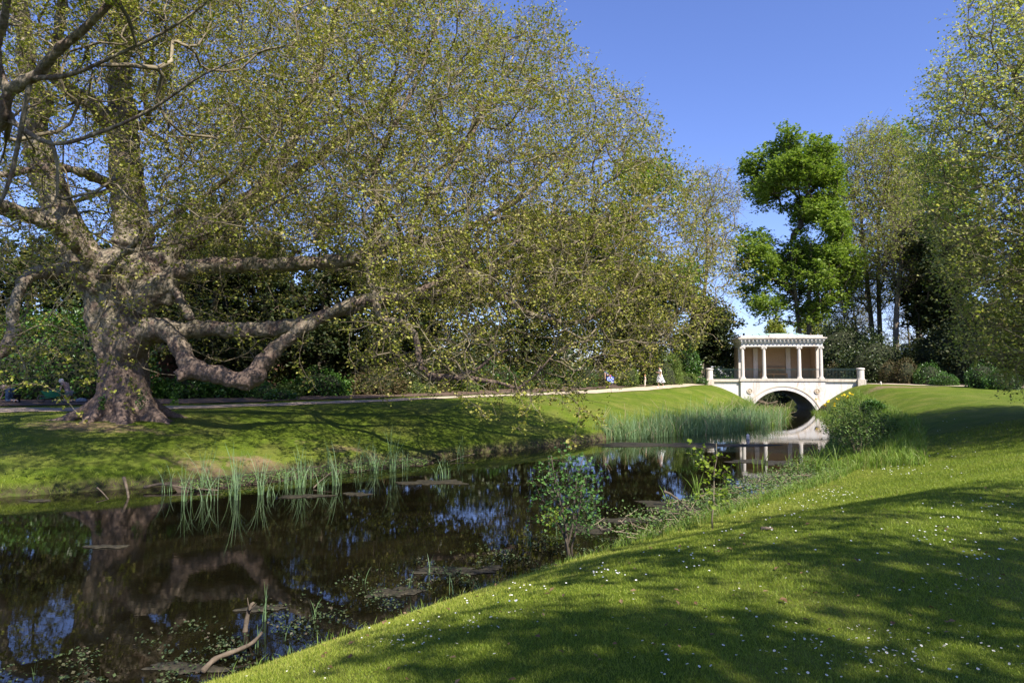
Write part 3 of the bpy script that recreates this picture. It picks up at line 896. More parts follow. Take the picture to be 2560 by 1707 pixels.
sm = trunk.modifiers.new("smooth", 'SMOOTH'); sm.factor = 0.5; sm.iterations = 4
tx = bpy.data.textures.new("bark_lumps", 'CLOUDS'); tx.noise_scale = 0.35; tx.noise_depth = 3
dm = trunk.modifiers.new("lumps", 'DISPLACE'); dm.texture = tx; dm.texture_coords = 'GLOBAL'; dm.strength = 0.16; dm.mid_level = 0.5
tx2 = bpy.data.textures.new("bark_crags", 'CLOUDS'); tx2.noise_scale = 0.10; tx2.noise_depth = 2
dm2 = trunk.modifiers.new("crags", 'DISPLACE'); dm2.texture = tx2; dm2.texture_coords = 'GLOBAL'; dm2.strength = 0.05; dm2.mid_level = 0.5
thin.build("limb", M['plane_bark'], plane, smooth=True)

# crown volume: side view outline at the bole's depth, checked against the crown's real extent
OUT_PX = [(-400, 900), (-80, 900), (60, 880), (160, 800), (230, 830), (330, 870), (380, 800), (500, 830), (640, 850), (760, 880), (830, 930), (900, 860), (1040, 900), (1180, 930), (1290, 1000), (1330, 990), (1345, 900), (1420, 860), (1560, 800), (1640, 745), (1700, 690),
          (1690, 600), (1660, 520), (1640, 450), (1552, 385), (1512, 305), (1445, 220), (1375, 185), (1325, 130), (1280, 55), (1215, 15), (1160, 70), (1110, 20), (1075, -60), (1050, -400), (600, -700), (-300, -700)]
XZ = [(-27, 4), (-20, 2.2), (-15, 2.6), (-11, 3.4), (-6, 2.9), (-2, 2.4), (2, 1.9), (4, 2.8), (7.4, 4.2), (8.9, 6.5), (8.6, 8), (7.6, 9.6), (6.8, 11.4), (5.8, 13), (3.4, 15.4), (1.4, 17.6), (-2, 19.5), (-8, 21), (-16, 20), (-24, 14), (-28, 8)]
r_ = np.random.default_rng(11)
T = []
got = 0
while got < 9800:
    x = r_.uniform(-28, 9, 6000); z = r_.uniform(1.8, 21, 6000); u = r_.uniform(-1, 1, 6000)
    Yh = np.interp(x, [-28, -14, -4, 9], [9, 10.5, 8.5, 5.5])
    y = 24.8 + u * Yh
    f = np.sqrt(1 - u * u * .92)
    q0 = -9 + (x + 9) / f; q1 = 9 + (z - 9) / np.where(z > 9, f, np.clip(f + .35, 0, 1))
    keep = inpoly(q0, q1, XZ)
    P = np.stack([x, y, z], 1)
    px, py = proj(P)
    keep &= inpoly(px / K, py / K, OUT_PX)
    # hollow core near the bole, thinner at lower left under the crown
    core = np.hypot(x + 14, (y - 24.5)) < 3.2
    keep &= ~(core & (z < 12) & (r_.random(6000) < 0.8))
    low = (px / K < 820) & (py / K > 620)
    keep &= ~(low & (r_.random(6000) < 0.80))
    keep &= ~((px / K > 345) & (px / K < 850) & (py / K > 555) & (y < 27) & (r_.random(6000) < 0.93))
    keep &= ~((px / K > 150) & (px / K < 330) & (py / K > 560) & (r_.random(6000) < .5))
    keep &= ~((px / K < 360) & (py / K < 620) & (r_.random(6000) < 0.45))
    keep &= ~((px / K < -60) & (r_.random(6000) < 0.8))
    keep &= ~((py / K < -60) & (r_.random(6000) < np.where(x < -4, 0.45, 0.80)))  # unseen top of the crown kept fuller leftwards, to block sun from the stems
    keep &= ~((px / K > 560) & (px / K < 1345) & (py / K > 690) & (r_.random(6000) < 0.58))
    g3 = np.sin(1.5 * x + .7 * z + 1) * np.sin(1.3 * y - .6 * x + 2) * np.sin(1.7 * z + .5 * y) + .35 * np.sin(3.3 * x + 1.1 * z) * np.sin(2.9 * z - 1.3 * y)
    keep &= (g3 > -0.10) | (r_.random(6000) < .16)
    keep &= z > terrain(x, y) + 0.9
    T.append(P[keep]); got += keep.sum()
T = np.concatenate(T)[:9800]
F2 = norm(r_.normal(size=(9000, 3))) * (r_.random((9000, 1)) ** .5) * np.array([9, 5.0, 3.2]) + np.array([-9, 12.0, 12.2])  # unseen forward boughs high over the river, added to shade far lawn and trunk
fx, fy = proj(F2); F2 = F2[(fy / K < -25) | (F2[:, 1] < 2)]
lc = F2[:70]; F2 = F2[np.min(np.linalg.norm(F2[:, None] - lc[None], axis=2), axis=1) < 1.0][:900]
z0_ = r_.uniform(8.5, 17, 1500); t_ = r_.uniform(3.5, 10, 1500); x0_ = r_.uniform(-17.8, -13, 1500)
F3 = np.stack([x0_ + SUN_TO[0] * t_, 24.6 + SUN_TO[1] * t_, z0_ + SUN_TO[2] * t_], 1) + r_.normal(size=(1500, 3)) * .7  # clumps added along the sun's rays to cast shade on the upper stems
F3 = F3[(np.sin(F3[:, 0] * 1.7) * np.sin(F3[:, 2] * 1.5 + F3[:, 1]) > -.25)]
T = np.concatenate([T, F2, F3])
ex, ey = proj(T); T = T[~((ex / K > 1362) & (ex / K < 1425) & (ey / K > 845))]
pos, par, r, ns = grow(np.array(skel), spar, T, 0.22, 0.0065, 0.44)
rr = np.concatenate([np.array(srad), r[ns:]])
branch_mesh(pos, par, rr, ns, M['twig'], "branches", plane)["kind"] = "stuff"
sprays(pos, par, ns, 4, 0.72, 8, 0.074, M['plane_leaf'], M['twig'], plane, up=0.35, aspect=0.95, twr=0.007, spread=0.8, tmin=.5)
PLANE = (pos, par, ns)

# hanging sprays low over the lawn and the water, close to the viewer's side
def hang(mbt_, mbl, pts, Y, seed, ls=0.085, r0=.009, nl=26, side=.35):
    q_ = np.random.default_rng(seed)
    P = spline([list(D(x, y, Y)) for x, y in pts], 6)
    P[1:] += q_.normal(size=(len(P) - 1, 3)) * .02
    tube(mbt_, P, np.linspace(r0, r0 * .35, len(P)), 4)
    k = q_.integers(2, len(P), nl)
    for kk in k:
        d_ = norm(q_.normal(size=3) * np.array([1, 1, .5]) + np.array([0, 0, -.2])); L = side * q_.uniform(.3, 1)
        E = P[kk] + d_ * L
        tube(mbt_, np.array([P[kk], (P[kk] + E) / 2 + q_.normal(size=3) * .02, E]), [r0 * .4, r0 * .3, r0 * .2], 3, cap=False)
        t = q_.uniform(.3, 1.05, 4)
        leaves(mbl, P[kk] + d_ * (L * t)[:, None], ls, .4, dirs=np.repeat([d_], 4, 0), aspect=.85)


mt, ml = MB(), MB()
for i_, (pts, Yh_) in enumerate([([(800, 690), (815, 760), (820, 830), (812, 915)], 20), ([(820, 700), (800, 800), (830, 860), (905, 905)], 21), ([(850, 800), (870, 850)], 21), ([(1040, 900), (1100, 935), (1110, 960)], 19),
                          ([(1150, 900), (1250, 905), (1340, 940)], 19), ([(1300, 900), (1330, 940), (1320, 1000), (1322, 1030)], 17), ([(1330, 935), (1370, 960)], 17), ([(700, 760), (690, 830), (730, 900)], 21), ([(1090, 640), (1060, 790), (1080, 890)], 22),
                          ([(0, 860), (60, 870), (180, 850), (250, 830)], 18), ([(100, 640), (160, 740), (230, 870), (300, 950)], 19), ([(190, 760), (210, 860), (200, 880)], 18), ([(250, 800), (290, 870), (300, 900)], 20),
                          ([(0, 720), (100, 760), (200, 770), (290, 760)], 18), ([(0, 790), (90, 800), (170, 830)], 17), ([(0, 900), (60, 880), (130, 900), (190, 960)], 16), ([(150, 580), (300, 620), (430, 600), (600, 620)], 20), ([(230, 640), (400, 640), (560, 690), (700, 680)], 21),
                          ([(200, 660), (330, 700), (420, 720)], 21), ([(1230, 900), (1190, 980)], 20), ([(1400, 760), (1430, 860), (1400, 880)], 21), ([(500, 600), (520, 700), (560, 800)], 22), ([(600, 620), (640, 700), (760, 740)], 21), ([(430, 700), (560, 760), (600, 800)], 22)]):
    hang(mt, ml, pts, Yh_, i_ + 3)
mt.build("hanging_twigs", M['twig'], plane)["kind"] = "stuff"
ml.build("hanging_leaves", M['plane_leaf'], plane)["kind"] = "stuff"

# ------------------------------------------------------------------ right-hand plane tree and the one behind the viewer that shades the lawn
def free_tree(name, label, base, hgt, r0, T, leafm, ntw, nleaf, ls, ln, seed, lean=(0, 0), twigs=True, rt=.008, limbs=6, twr=.006):
    root = empty(name, (0, 0, 0), 0, label, "tree")
    bx, by = base; bz = H(bx, by)
    q_ = np.random.default_rng(seed)
    mbt = MB(); skel = []; par = []; rad = []
    tP = np.array([[bx + lean[0] * t * hgt, by + lean[1] * t * hgt, bz - .2 + hgt * t, r0 * (1 - .5 * t) * (1 + 0.7 * math.exp(-t * 14))] for t in np.linspace(0, 1, 10)])
    S = spline(tP, 3); tube(mbt, S[:, :3], S[:, 3], 14); skel += list(S[:, :3]); par += [-1] + list(range(len(S) - 1)); rad += list(S[:, 3])
    ctr = T.mean(0)
    for k in range(limbs):
        tgt = T[q_.integers(len(T))]
        i0 = int(len(S) * q_.uniform(.3, .95)) - 1; s0 = S[i0]
        d = tgt - s0[:3]
        P = np.array([s0[:3] + d * t + np.array([0, 0, 1.0]) * math.sin(t * PI) * .12 * np.linalg.norm(d) for t in np.linspace(0, .85, 6)])
        R = np.linspace(s0[3] * .45, .05, 6)
        S2 = spline(np.column_stack([P, R]), 3); tube(mbt, S2[:, :3], S2[:, 3], 9)
        off = len(skel); par += [i0] + [off + i_ for i_ in range(len(S2) - 1)]; skel += list(S2[:, :3]); rad += list(S2[:, 3])
    mbt.build("trunk", M['plane_bark'], root, smooth=True)
    pos, pr, r, ns = grow(np.array(skel), par, T, .25, rt, .44)
    branch_mesh(pos, pr, np.concatenate([np.array(rad), r[ns:]]), ns, M['twig'], "branches", root)["kind"] = "stuff"
    sprays(pos, pr, ns, ntw, ln, nleaf, ls, M[leafm], M['twig'], root, up=.4, aspect=.85, twr=twr, twigs=twigs, names=('twigs', 'crown'))
    return root


def ell(n, c, r, seed, shell=.5, poly=None, zmin=None):
    q_ = np.random.default_rng(seed); out = []; got = 0
    while got < n:
        g = norm(q_.normal(size=(3000, 3))) * (q_.random(3000) ** shell)[:, None]
        P = np.array(c) + g * np.array(r)
        k = P[:, 2] > (zmin if zmin is not None else 2.2)
        if poly is not None:
            px, py = proj(P); fr = P[:, 1] > 1.0
            ins = inpoly(px / K, py / K, poly)
            k &= ins | ~fr | (px > 2700)
        out.append(P[k]); got += k.sum()
    return np.concatenate(out)[:n]


RP = [(2235, -400), (2232, 0), (2195, 90), (2150, 150), (2132, 230), (2105, 300), (2100, 420), (2125, 500), (2160, 580), (2175, 660), (2205, 740), (2220, 800), (2250, 830), (2300, 870), (2330, 900), (2360, 950), (4000, 950), (4000, -400)]
T = np.concatenate([ell(5200, (20.6, 23.0, 10.5), (8.2, 7.0, 9.2), 5, .42, RP, 2.6), ell(700, (20, 24, 6.0), (5.5, 5, 4), 6, .5, RP, 2.6), ell(600, (22.0, 14.5, 9), (5, 4, 4), 7, .5, RP, 4)])  # last lobe lies out of view, added to throw shade on the right lawn
free_tree("plane_tree", "tall pale leafed plane tree whose crown fills the right edge of the photo", (24.5, 18.0), 12, .55, T, 'pale_leaf', 4, 7, .098, .75, 5, twigs=True)
q_ = np.random.default_rng(8); lc = ell(40, (9.8, -2.2, 11.0), (8.0, 6.0, 2.4), 8, .6, None, 8.5)
T = lc[q_.integers(0, len(lc), 860)] + norm(q_.normal(size=(860, 3))) * (q_.random((860, 1)) ** .4) * np.array([1.25, 1.0, .8])
T = T[(T[:, 1] < 7.4) & (T[:, 2] > 8.2)]
free_tree("plane_tree", "plane tree beside the viewer whose high boughs dapple the near lawn", (17, -4), 9, .5, T, 'plane_leaf', 4, 7, .15, .8, 9, twigs=True)

# ------------------------------------------------------------------ background trees
EV = "dark evergreens behind the left path"
tree("yew_tree", "dark yew directly right of the old plane's bole, behind the path", "tree", [(330, 900), (340, 600), (400, 500), (500, 470), (600, 500), (650, 600), (640, 900)], 42, 3.2, (480, 490, 650, .35), 1300, 3, 10, .26, .9, 'yew_leaf', lumps=34, group=EV, seed=3, droop=.3)
tree("yew_tree", "dark yew behind the plane's sagging elbow limb", "tree", [(590, 900), (580, 640), (640, 520), (760, 480), (860, 540), (900, 640), (900, 880)], 45, 3.2, (740, 740, 650, .35), 1200, 3, 10, .27, .9, 'yew_leaf', lumps=34, group=EV, seed=4, droop=.3)
tree("holly_tree", "glossy dark holly between the yews, mid left of the far lawn", "tree", [(850, 880), (830, 660), (900, 560), (1000, 520), (1090, 580), (1120, 700), (1110, 870)], 48, 3.2, (980, 980, 680, .3), 800, 3, 10, .27, .9, 'holly_leaf', lumps=30, group=EV, seed=5)
tree("yew_tree", "spreading olive green yew behind the topiary bed", "tree", [(1060, 850), (1050, 640), (1110, 520), (1220, 470), (1310, 520), (1340, 660), (1330, 830), (1200, 800)], 56, 4, (1200, 1200, 640, .4), 900, 3, 10, .30, 1.1, 'holly_leaf', lumps=34, group=EV, seed=6)
tree("lime_tree", "leafy mid green tree rising behind the plane's right limbs", "tree", [(1290, 800), (1270, 560), (1330, 440), (1430, 385), (1530, 375), (1570, 430), (1590, 560), (1580, 760), (1450, 780)], 62, 4, (1430, 1430, 560, .4), 1000, 3, 10, .32, 1.2, 'lime_leaf', lumps=36, seed=7)
tree("yew_tree", "brownish green yew left of the clipped hedge", "tree", [(1380, 870), (1370, 720), (1430, 640), (1520, 620), (1590, 680), (1600, 800), (1500, 830)], 58, 3, (1400, 1410, 780, .4), 800, 3, 10, .28, 1.0, 'yew_leaf', lumps=26, group=EV, seed=8, droop=.4)
tree("yew_tree", "feathery dark yew hard against the left side of the pavilion", "tree", [(1560, 860), (1545, 760), (1570, 660), (1610, 590), (1655, 640), (1680, 720), (1704, 745), (1690, 790), (1694, 850)], 66, 2.6, (1625, 1625, 740, .3), 800, 3, 10, .27, .8, 'yew_leaf', lumps=24, group=EV, seed=9, droop=.5)
tree("ash_tree", "thin twiggy tree with pale stem left of the pavilion roof", "tree", [(1560, 640), (1570, 450), (1620, 380), (1670, 390), (1700, 450), (1690, 560), (1660, 640)], 72, 3, (1612, 1620, 520, .28), 420, 4, 3, .17, 1.3, 'ash_leaf', twig='twig', seed=10, twigs=True, twr=.018, rt=.018)
tree("yew_tree", "black green yew behind the kneeling gardeners", "tree", [(-150, 880), (-140, 600), (-60, 560), (60, 540), (160, 570), (230, 640), (240, 880)], 42, 3, (60, 60, 650, .35), 900, 3, 10, .26, .9, 'yew_leaf', lumps=34, group=EV, seed=11, droop=.3)
tree("yew_tree", "broad black green yew at the far back between the bole and the gardeners", "tree", [(150, 880), (140, 640), (200, 560), (300, 540), (400, 600), (420, 880)], 46, 3, (290, 290, 650, .35), 700, 3, 10, .28, .9, 'yew_leaf', lumps=30, group=EV, seed=12, droop=.3)
tree("yew_tree", "dark yew filling the gap between the two yews right of the bole", "tree", [(370, 760), (385, 560), (440, 500), (520, 500), (560, 600), (550, 760)], 52, 3, (460, 460, 650, .35), 700, 3, 10, .3, .9, 'yew_leaf', lumps=26, group=EV, seed=12 + 50, droop=.3)
for k_, (x_, Y_, h_, lab_) in enumerate([(-330, 40, 560, "dark yew beyond the left edge of the photo, nearest the gardeners"), (-620, 42, 530, "tall dark yew second beyond the left edge of the photo"), (-980, 44, 600, "outermost dark yew beyond the left edge of the photo")]):
    tree("yew_tree", lab_, "tree", [(x_ - 170, 880), (x_ - 160, h_ + 100), (x_ - 60, h_), (x_ + 70, h_), (x_ + 165, h_ + 110), (x_ + 170, 880)], Y_, 3.2, (x_, x_, 680, .35), 600, 3, 10, .3, 1.0, 'yew_leaf', lumps=30, group=EV, seed=140 + k_, droop=.3)
# right side
tree("maple_tree", "bright green leafy maple towering behind the pavilion", "tree", [[.42, [(1702, 500), (1690, 425), (1702, 385), (1730, 335), (1765, 305), (1840, 298), (1895, 318), (1928, 380), (1932, 470), (1900, 520), (1840, 500), (1770, 512)]], [.24, [(1820, 600), (1815, 520), (1830, 450), (1900, 440), (1940, 500), (1950, 610), (1880, 650)]], [.43, [(1745, 735), (1690, 650), (1662, 575), (1692, 512), (1770, 530), (1820, 515), (1880, 510), (1950, 555), (1978, 625), (1965, 690), (1900, 720), (1840, 752)]]], 74, 4.6, (1850, 1840, 560, .42), 2700, 4, 8, .30, 0.9, 'maple_leaf', lumps=100, lump_r=.13, seed=13, up=.9, rt=.016, stems=2)
tree("ash_tree", "tall sparse grey twigged tree right of the bright maple", "tree", [(1930, 700), (1915, 560), (1905, 440), (1930, 330), (1985, 290), (2060, 285), (2110, 330), (2110, 480), (2080, 600), (2060, 700), (1990, 720)], 78, 4.5, (2015, 1998, 470, .42), 1500, 4, 5, .22, 1.4, 'ash_leaf', twig='twig', seed=14, twigs=True, twr=.02, rt=.018, stems=2)
tree("lime_tree", "fresh green tree top showing between the grey ash and the right edge", "tree", [(2060, 620), (2040, 420), (2050, 330), (1990, 290), (2020, 262), (2090, 262), (2180, 290), (2240, 420), (2230, 640), (2120, 660)], 88, 4, (2110, 2110, 500, .45), 800, 3, 8, .42, 1.4, 'lime_leaf', lumps=36, lump_r=.13, seed=15)
tree("ash_tree", "leaning slim tree with bare lower stem behind the round bushes", "tree", [(2020, 620), (2030, 500), (2090, 450), (2120, 520), (2110, 650), (2060, 680)], 70, 3, (2058, 2062, 560, .36), 300, 4, 3, .2, 1.2, 'ash_leaf', twig='dark_twig', seed=16, twigs=True, twr=.018, rt=.016)
for k_, (x_, lab_) in enumerate([(1935, "thin stemmed scrub tree just right of the pavilion roof"), (1965, "slender dark stemmed scrub tree between pavilion and ash"), (2085, "dark bare twigged scrub tree beside the yew")]):
    tree("scrub_tree", lab_, "tree", [(x_ - 45, 800), (x_ - 50, 700), (x_ - 20, 620), (x_ + 30, 620), (x_ + 50, 700), (x_ + 45, 800)], 84 + 3 * k_, 3, (x_ + 8, x_ - 4, 680, .16), 260, 4, 2, .17, 1.3, 'ash_leaf', twig='dark_twig', seed=17 + k_, twigs=True, twr=.02, rt=.016, group="thin trees behind the bushes")
tree("yew_tree", "big shadowy yew with hanging sprays right of the bridge", "tree", [(2075, 880), (2050, 780), (2040, 660), (2075, 560), (2120, 480), (2190, 470), (2260, 560), (2300, 700), (2310, 880)], 70, 5, (2170, 2160, 640, .45), 2100, 3, 11, .34, 1.1, 'yew_leaf', lumps=44, lump_r=.11, seed=21, droop=.6)
tree("yew_tree", "dense dark yew behind the right plane's lowest sprays", "tree", [(2240, 890), (2230, 640), (2290, 520), (2420, 480), (2520, 600), (2530, 890)], 60, 5, (2340, 2340, 640, .4), 900, 3, 10, .28, 1.0, 'holly_leaf', lumps=36, seed=22, droop=.4)
tree("distant_tree", "small hazy tree seen over the left end of the pavilion roof", "tree", [(1766, 770), (1762, 750), (1775, 738), (1795, 742), (1806, 770)], 150, 2, (1785, 1785, 765, .2), 120, 3, 5, .5, 1.0, 'ash_leaf', seed=30, group="distant trees behind the pavilion")
tree("distant_tree", "pale distant tree behind the centre of the pavilion roof", "tree", [(1835, 790), (1835, 750), (1850, 730), (1890, 735), (1910, 790)], 140, 3, (1870, 1870, 765, .2), 160, 3, 5, .55, 1.2, 'ash_leaf', seed=31, group="distant trees behind the pavilion")
tree("distant_tree", "pale distant tree low behind the right end of the pavilion roof", "tree", [(1880, 800), (1885, 765), (1920, 745), (1960, 760), (1990, 800)], 130, 3, (1930, 1930, 775, .2), 160, 3, 5, .5, 1.2, 'holly_leaf', seed=32, group="distant trees behind the pavilion")


mb = MB(); q_ = np.random.default_rng(60)
tlx = q_.uniform(-210, 190, 26000); tly = 128 + q_.normal(size=26000) * 3 + .03 * np.abs(tlx)
tlh = 5.0 + 1.8 * wob(tlx * .12, tlx * .07, 1, 2) + .8 * wob(tlx * .6, tlx * .3, 1, 1)
tlz = 2.0 + tlh * q_.random(26000) ** .8
leaves(mb, np.stack([tlx, tly, tlz], 1), 1.1, .6, q_.random(26000), .8)
tl = mb.build("far_wood", M['holly_leaf']); tag(tl, "low far belt of woodland closing the horizon behind the garden", "wood", kind='stuff')

# ------------------------------------------------------------------ bushes and hedges (leafy solids)
def bush(name, label, cat, c, r, leaf, n=2200, ls=.07, group=None, shape='ball', core=None, up=.3, seed=1, flowers=0, sq=2.0, lump=.12):
    """c = centre on the ground; r = radii (x, y, height)"""
    q_ = np.random.default_rng(seed)
    x0, y0 = c; z0 = H(x0, y0)
    root = empty(name, (x0, y0, z0), 0, label, cat, group)
    g = norm(q_.normal(size=(n, 3))); g[:, 2] = np.abs(g[:, 2]) * 1.0
    if shape == 'cone':
        t = q_.random(n) ** .8; a = q_.uniform(0, 2 * PI, n); rad = (1 - t) ** .6
        P = np.stack([np.cos(a) * rad, np.sin(a) * rad, t], 1)
    elif shape == 'box':
        e = np.abs(g) ** sq; P = g / (e.sum(1, keepdims=True) ** (1 / sq))
    elif shape == 'full':
        P = g.copy(); a = q_.random(n); low = a < .45
        P[low, 2] = q_.random(low.sum()) * .6; hh = np.hypot(P[low, 0], P[low, 1])
        P[low, 0] /= hh; P[low, 1] /= hh
        k_ = np.sqrt(1 - np.clip((P[low, 2] - .45) / .6, 0, 1) ** 2) * (.82 + .3 * P[low, 2]); P[low, 0] *= k_; P[low, 1] *= k_
    else:
        P = g
    nrm_ = norm(P * np.array([1, 1, .6]))
    w = 1 + lump * wob(P[:, 0] * 4, P[:, 1] * 4 + P[:, 2] * 5, .8, seed) + q_.normal(size=n) * .05
    P = P * w[:, None] * np.array(r)
    P = P * (1 - .12 * q_.random(n) ** 2)[:, None]
    mb = MB(); leaves(mb, P, ls, up, q_.random(n), .7, dirs=nrm_, jit=.9)
    f = mb.build("foliage", M[leaf], root); f["kind"] = "stuff"
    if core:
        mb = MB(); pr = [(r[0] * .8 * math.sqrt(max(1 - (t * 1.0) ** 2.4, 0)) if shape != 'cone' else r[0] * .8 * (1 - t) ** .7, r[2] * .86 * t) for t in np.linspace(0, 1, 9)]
        lathe(mb, (0, 0, 0), pr, 14, sy=r[1] / r[0]); mb.build("stems", M['shade_core'], root, smooth=True)  # one dark solid filling the bush in place of its inner shade
    if flowers:
        k = q_.integers(0, n, flowers); mb = MB()
        for _ in range(4): leaves(mb, P[k] * 1.03, .13, .8, aspect=.8)
        mb.build("blossom", M['white_petal'], root)["kind"] = "stuff"
    return root


M['shade_core'] = surf('bush_inner_shade', [(0.3, (0.012, 0.016, 0.007)), (0.7, (0.035, 0.04, 0.018))], 9, 0.95)  # near-black colour standing in for the shade behind the leaves


def gx_at(pxd, Y): return float(D(pxd, 860, Y)[0])


SH = "clipped bushes in the bed along the left path"
row = [(615, 41, .75, .95, 'laurel_leaf', 'full', "glossy round bush, leftmost of the row in the long bed"), (684, 43.5, .62, .8, 'box_leaf', 'full', "light green round bush, second from the left in the long bed"),
       (742, 44, .5, .85, 'browned_leaf', 'cone', "brown tinged cone bush left of the slightly taller brown cone"), (800, 44.6, .62, 1.0, 'browned_leaf', 'cone', "taller brown tinged cone bush below the drooping limb")]
row2 = [(955, 44.5, .55, .75, 'box_leaf', 'full', "small round bush left of the drooping limb's tip"), (1016, 45.5, .5, .8, 'browned_leaf', 'cone', "browned cone bush just left of the limb end"), (1080, 46.5, .6, .75, 'box_leaf', 'full', "round bush under the limb's lowest twig"),
        (1130, 47.5, .5, .85, 'browned_leaf', 'cone', "slim brown cone bush right of the limb's lowest twig"), (1207, 48.5, .62, .85, 'box_leaf', 'full', "yellow green round bush in the middle of the long bed"), (1275, 50, .5, .8, 'box_leaf', 'full', "small bright round bush fourth from the yew in the long bed"),
        (1330, 51, .5, .85, 'box_leaf', 'full', "bright round bush left of the blue bag carrier"), (1352, 53, .7, 1.7, 'laurel_leaf', 'full', "taller upright laurel behind the blue bag carrier")]
for i_, (x_, Y_, rw, rh, lf, shp, lab) in enumerate(row):
    pass
for i_, (x_, Y_, rw, rh, lf, shp, lab) in enumerate([(955 - 345, 38.6, .6, .9, 'laurel_leaf', 'full', row[0][6])] + row2):
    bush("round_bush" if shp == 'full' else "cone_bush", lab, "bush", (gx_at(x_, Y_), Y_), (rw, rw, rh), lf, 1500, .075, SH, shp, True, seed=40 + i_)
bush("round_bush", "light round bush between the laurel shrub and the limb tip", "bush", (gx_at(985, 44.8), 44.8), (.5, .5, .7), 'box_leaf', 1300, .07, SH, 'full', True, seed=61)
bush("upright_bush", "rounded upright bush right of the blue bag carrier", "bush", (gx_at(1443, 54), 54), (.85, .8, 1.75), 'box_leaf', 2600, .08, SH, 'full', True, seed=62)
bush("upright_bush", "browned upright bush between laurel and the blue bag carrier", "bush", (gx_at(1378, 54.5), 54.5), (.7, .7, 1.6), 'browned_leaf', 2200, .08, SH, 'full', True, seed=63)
for i_, (x_, Y_, rx, rz, lf, lab) in enumerate([(735, 42, 2.0, 1.6, 'laurel_leaf', "glossy green laurel shrub lit behind the sagging elbow limb"), (540, 40, 1.8, 1.4, 'laurel_leaf', "dark laurel shrub under the plane's hooked limb"), (430, 39.5, 1.6, 1.3, 'laurel_leaf', "leafy dark laurel right beside the bole"),
                                                (870, 43, 1.7, 1.6, 'browned_leaf', "thin reddish brown shrub in deep shade"), (960, 47.5, 1.3, 1.7, 'holly_leaf', "grey green shrub with small pale flowers at the limb bend"), (660, 40, .7, .7, 'box_leaf', "low bright shrub at the bed's front edge"),
                                                (1120, 50, 2.2, 2.0, 'laurel_leaf', "wide leafy laurel behind the small round bushes"), (1250, 53.5, 2.4, 2.1, 'laurel_leaf', "sunlit wide laurel behind the middle of the topiary row")]):
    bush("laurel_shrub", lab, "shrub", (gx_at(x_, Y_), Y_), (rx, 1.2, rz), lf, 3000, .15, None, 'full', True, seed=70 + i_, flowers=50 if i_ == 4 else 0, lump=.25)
bush("laurel_shrub", "low bright shrub poking out at the bed's edge left of the dark bare bed", "shrub", (gx_at(645, 37.2), 37.2), (.8, .5, .5), 'laurel_leaf', 900, .12, None, 'full', True, seed=85, lump=.3)
bush("yew_hedge", "very long black green hedge closing the view behind the evergreens on the left", "hedge", (-24, 54), (27, 2.0, 5.2), 'yew_leaf', 22000, .34, None, 'box', True, seed=79, sq=6, lump=.08)
bush("laurel_hedge", "tall glossy laurel hedge behind the wheelbarrow and kneeling gardeners", "hedge", (gx_at(90, 38.5), 38.8), (6.0, 1.8, 4.4), 'laurel_leaf', 13000, .19, None, 'box', True, seed=80, sq=4, lump=.2)
bush("clipped_hedge", "big dome topped clipped hedge behind the woman in white", "hedge", (gx_at(1507, 58), 58), (2.1, 1.6, 2.55), 'box_leaf', 9000, .085, None, 'box', True, seed=81, sq=4, lump=.05)
bush("flowering_shrub", "white flowering shrub between the clipped hedge and the yew", "shrub", (gx_at(1574, 62), 62), (1.5, 1.3, 3.4), 'laurel_leaf', 5000, .17, None, 'full', True, seed=82, flowers=40, lump=.2)
bush("low_hedge", "low clipped hedge left of the pale stone seat", "hedge", (gx_at(1570, 60.5), 60.5), (1.1, .7, .9), 'box_leaf', 2500, .08, None, 'box', True, seed=83, sq=5, lump=.04)
bush("low_bush", "low bush in front of the pale stone seat", "bush", (gx_at(1612, 59.2), 59.2), (.5, .5, .6), 'laurel_leaf', 900, .09, None, 'full', True, seed=84)
bush("low_hedge", "bright hedge seen through the bridge's left railing", "hedge", (gx_at(1668, 68), 68), (2.3, 1.0, 1.9), 'lime_leaf', 3500, .12, None, 'box', True, seed=86, sq=4, lump=.2)
bush("low_bush", "brownish bush seen through the bridge's right railing", "bush", (gx_at(1920, 67), 67), (1.3, 1.1, 1.9), 'browned_leaf', 2200, .12, None, 'full', True, seed=87)
bush("yew_bush", "broad olive green yew bank right behind the pavilion's right side", "bush", (gx_at(1945, 72), 72), (4.6, 2.6, 6.6), 'holly_leaf', 12000, .2, None, 'full', True, seed=88, lump=.2)
bush("yew_bush", "dark low yew bank behind the right stone post", "bush", (gx_at(2015, 66), 66), (3.6, 2.2, 4.6), 'holly_leaf', 9000, .18, None, 'full', True, seed=89, lump=.25)
RB = "round bushes in the bed right of the bridge"
for i_, (x_, Y_, rx, rz, lf, lab) in enumerate([(2043, 62, .95, 2.1, 'browned_leaf', "browned dome bush nearest the right stone post"), (2082, 61, 1.1, 2.3, 'browned_leaf', "wider browned dome bush, second from the right stone post"), (2134, 58, 1.15, 1.9, 'laurel_leaf', "bright green ball bush right of the two browned domes"),
                                                (2115, 60, .6, 1.3, 'box_leaf', "small yellowish bush squeezed between dome and ball bush"), (2170, 56, 1.0, 1.0, 'laurel_leaf', "low spreading dark bush right of the bright ball bush"), (2256, 52, 1.2, 2.0, 'laurel_leaf', "mid green shrub behind the pale slim trunk"), (2300, 50, 1.3, 1.5, 'laurel_leaf', "leafy low shrub nearest the right edge of the far lawn")]):
    bush("round_bush", lab, "bush", (gx_at(x_, Y_), Y_), (rx, rx * .9, rz), lf, 2600, .1, RB, 'full', True, seed=90 + i_, lump=.12)
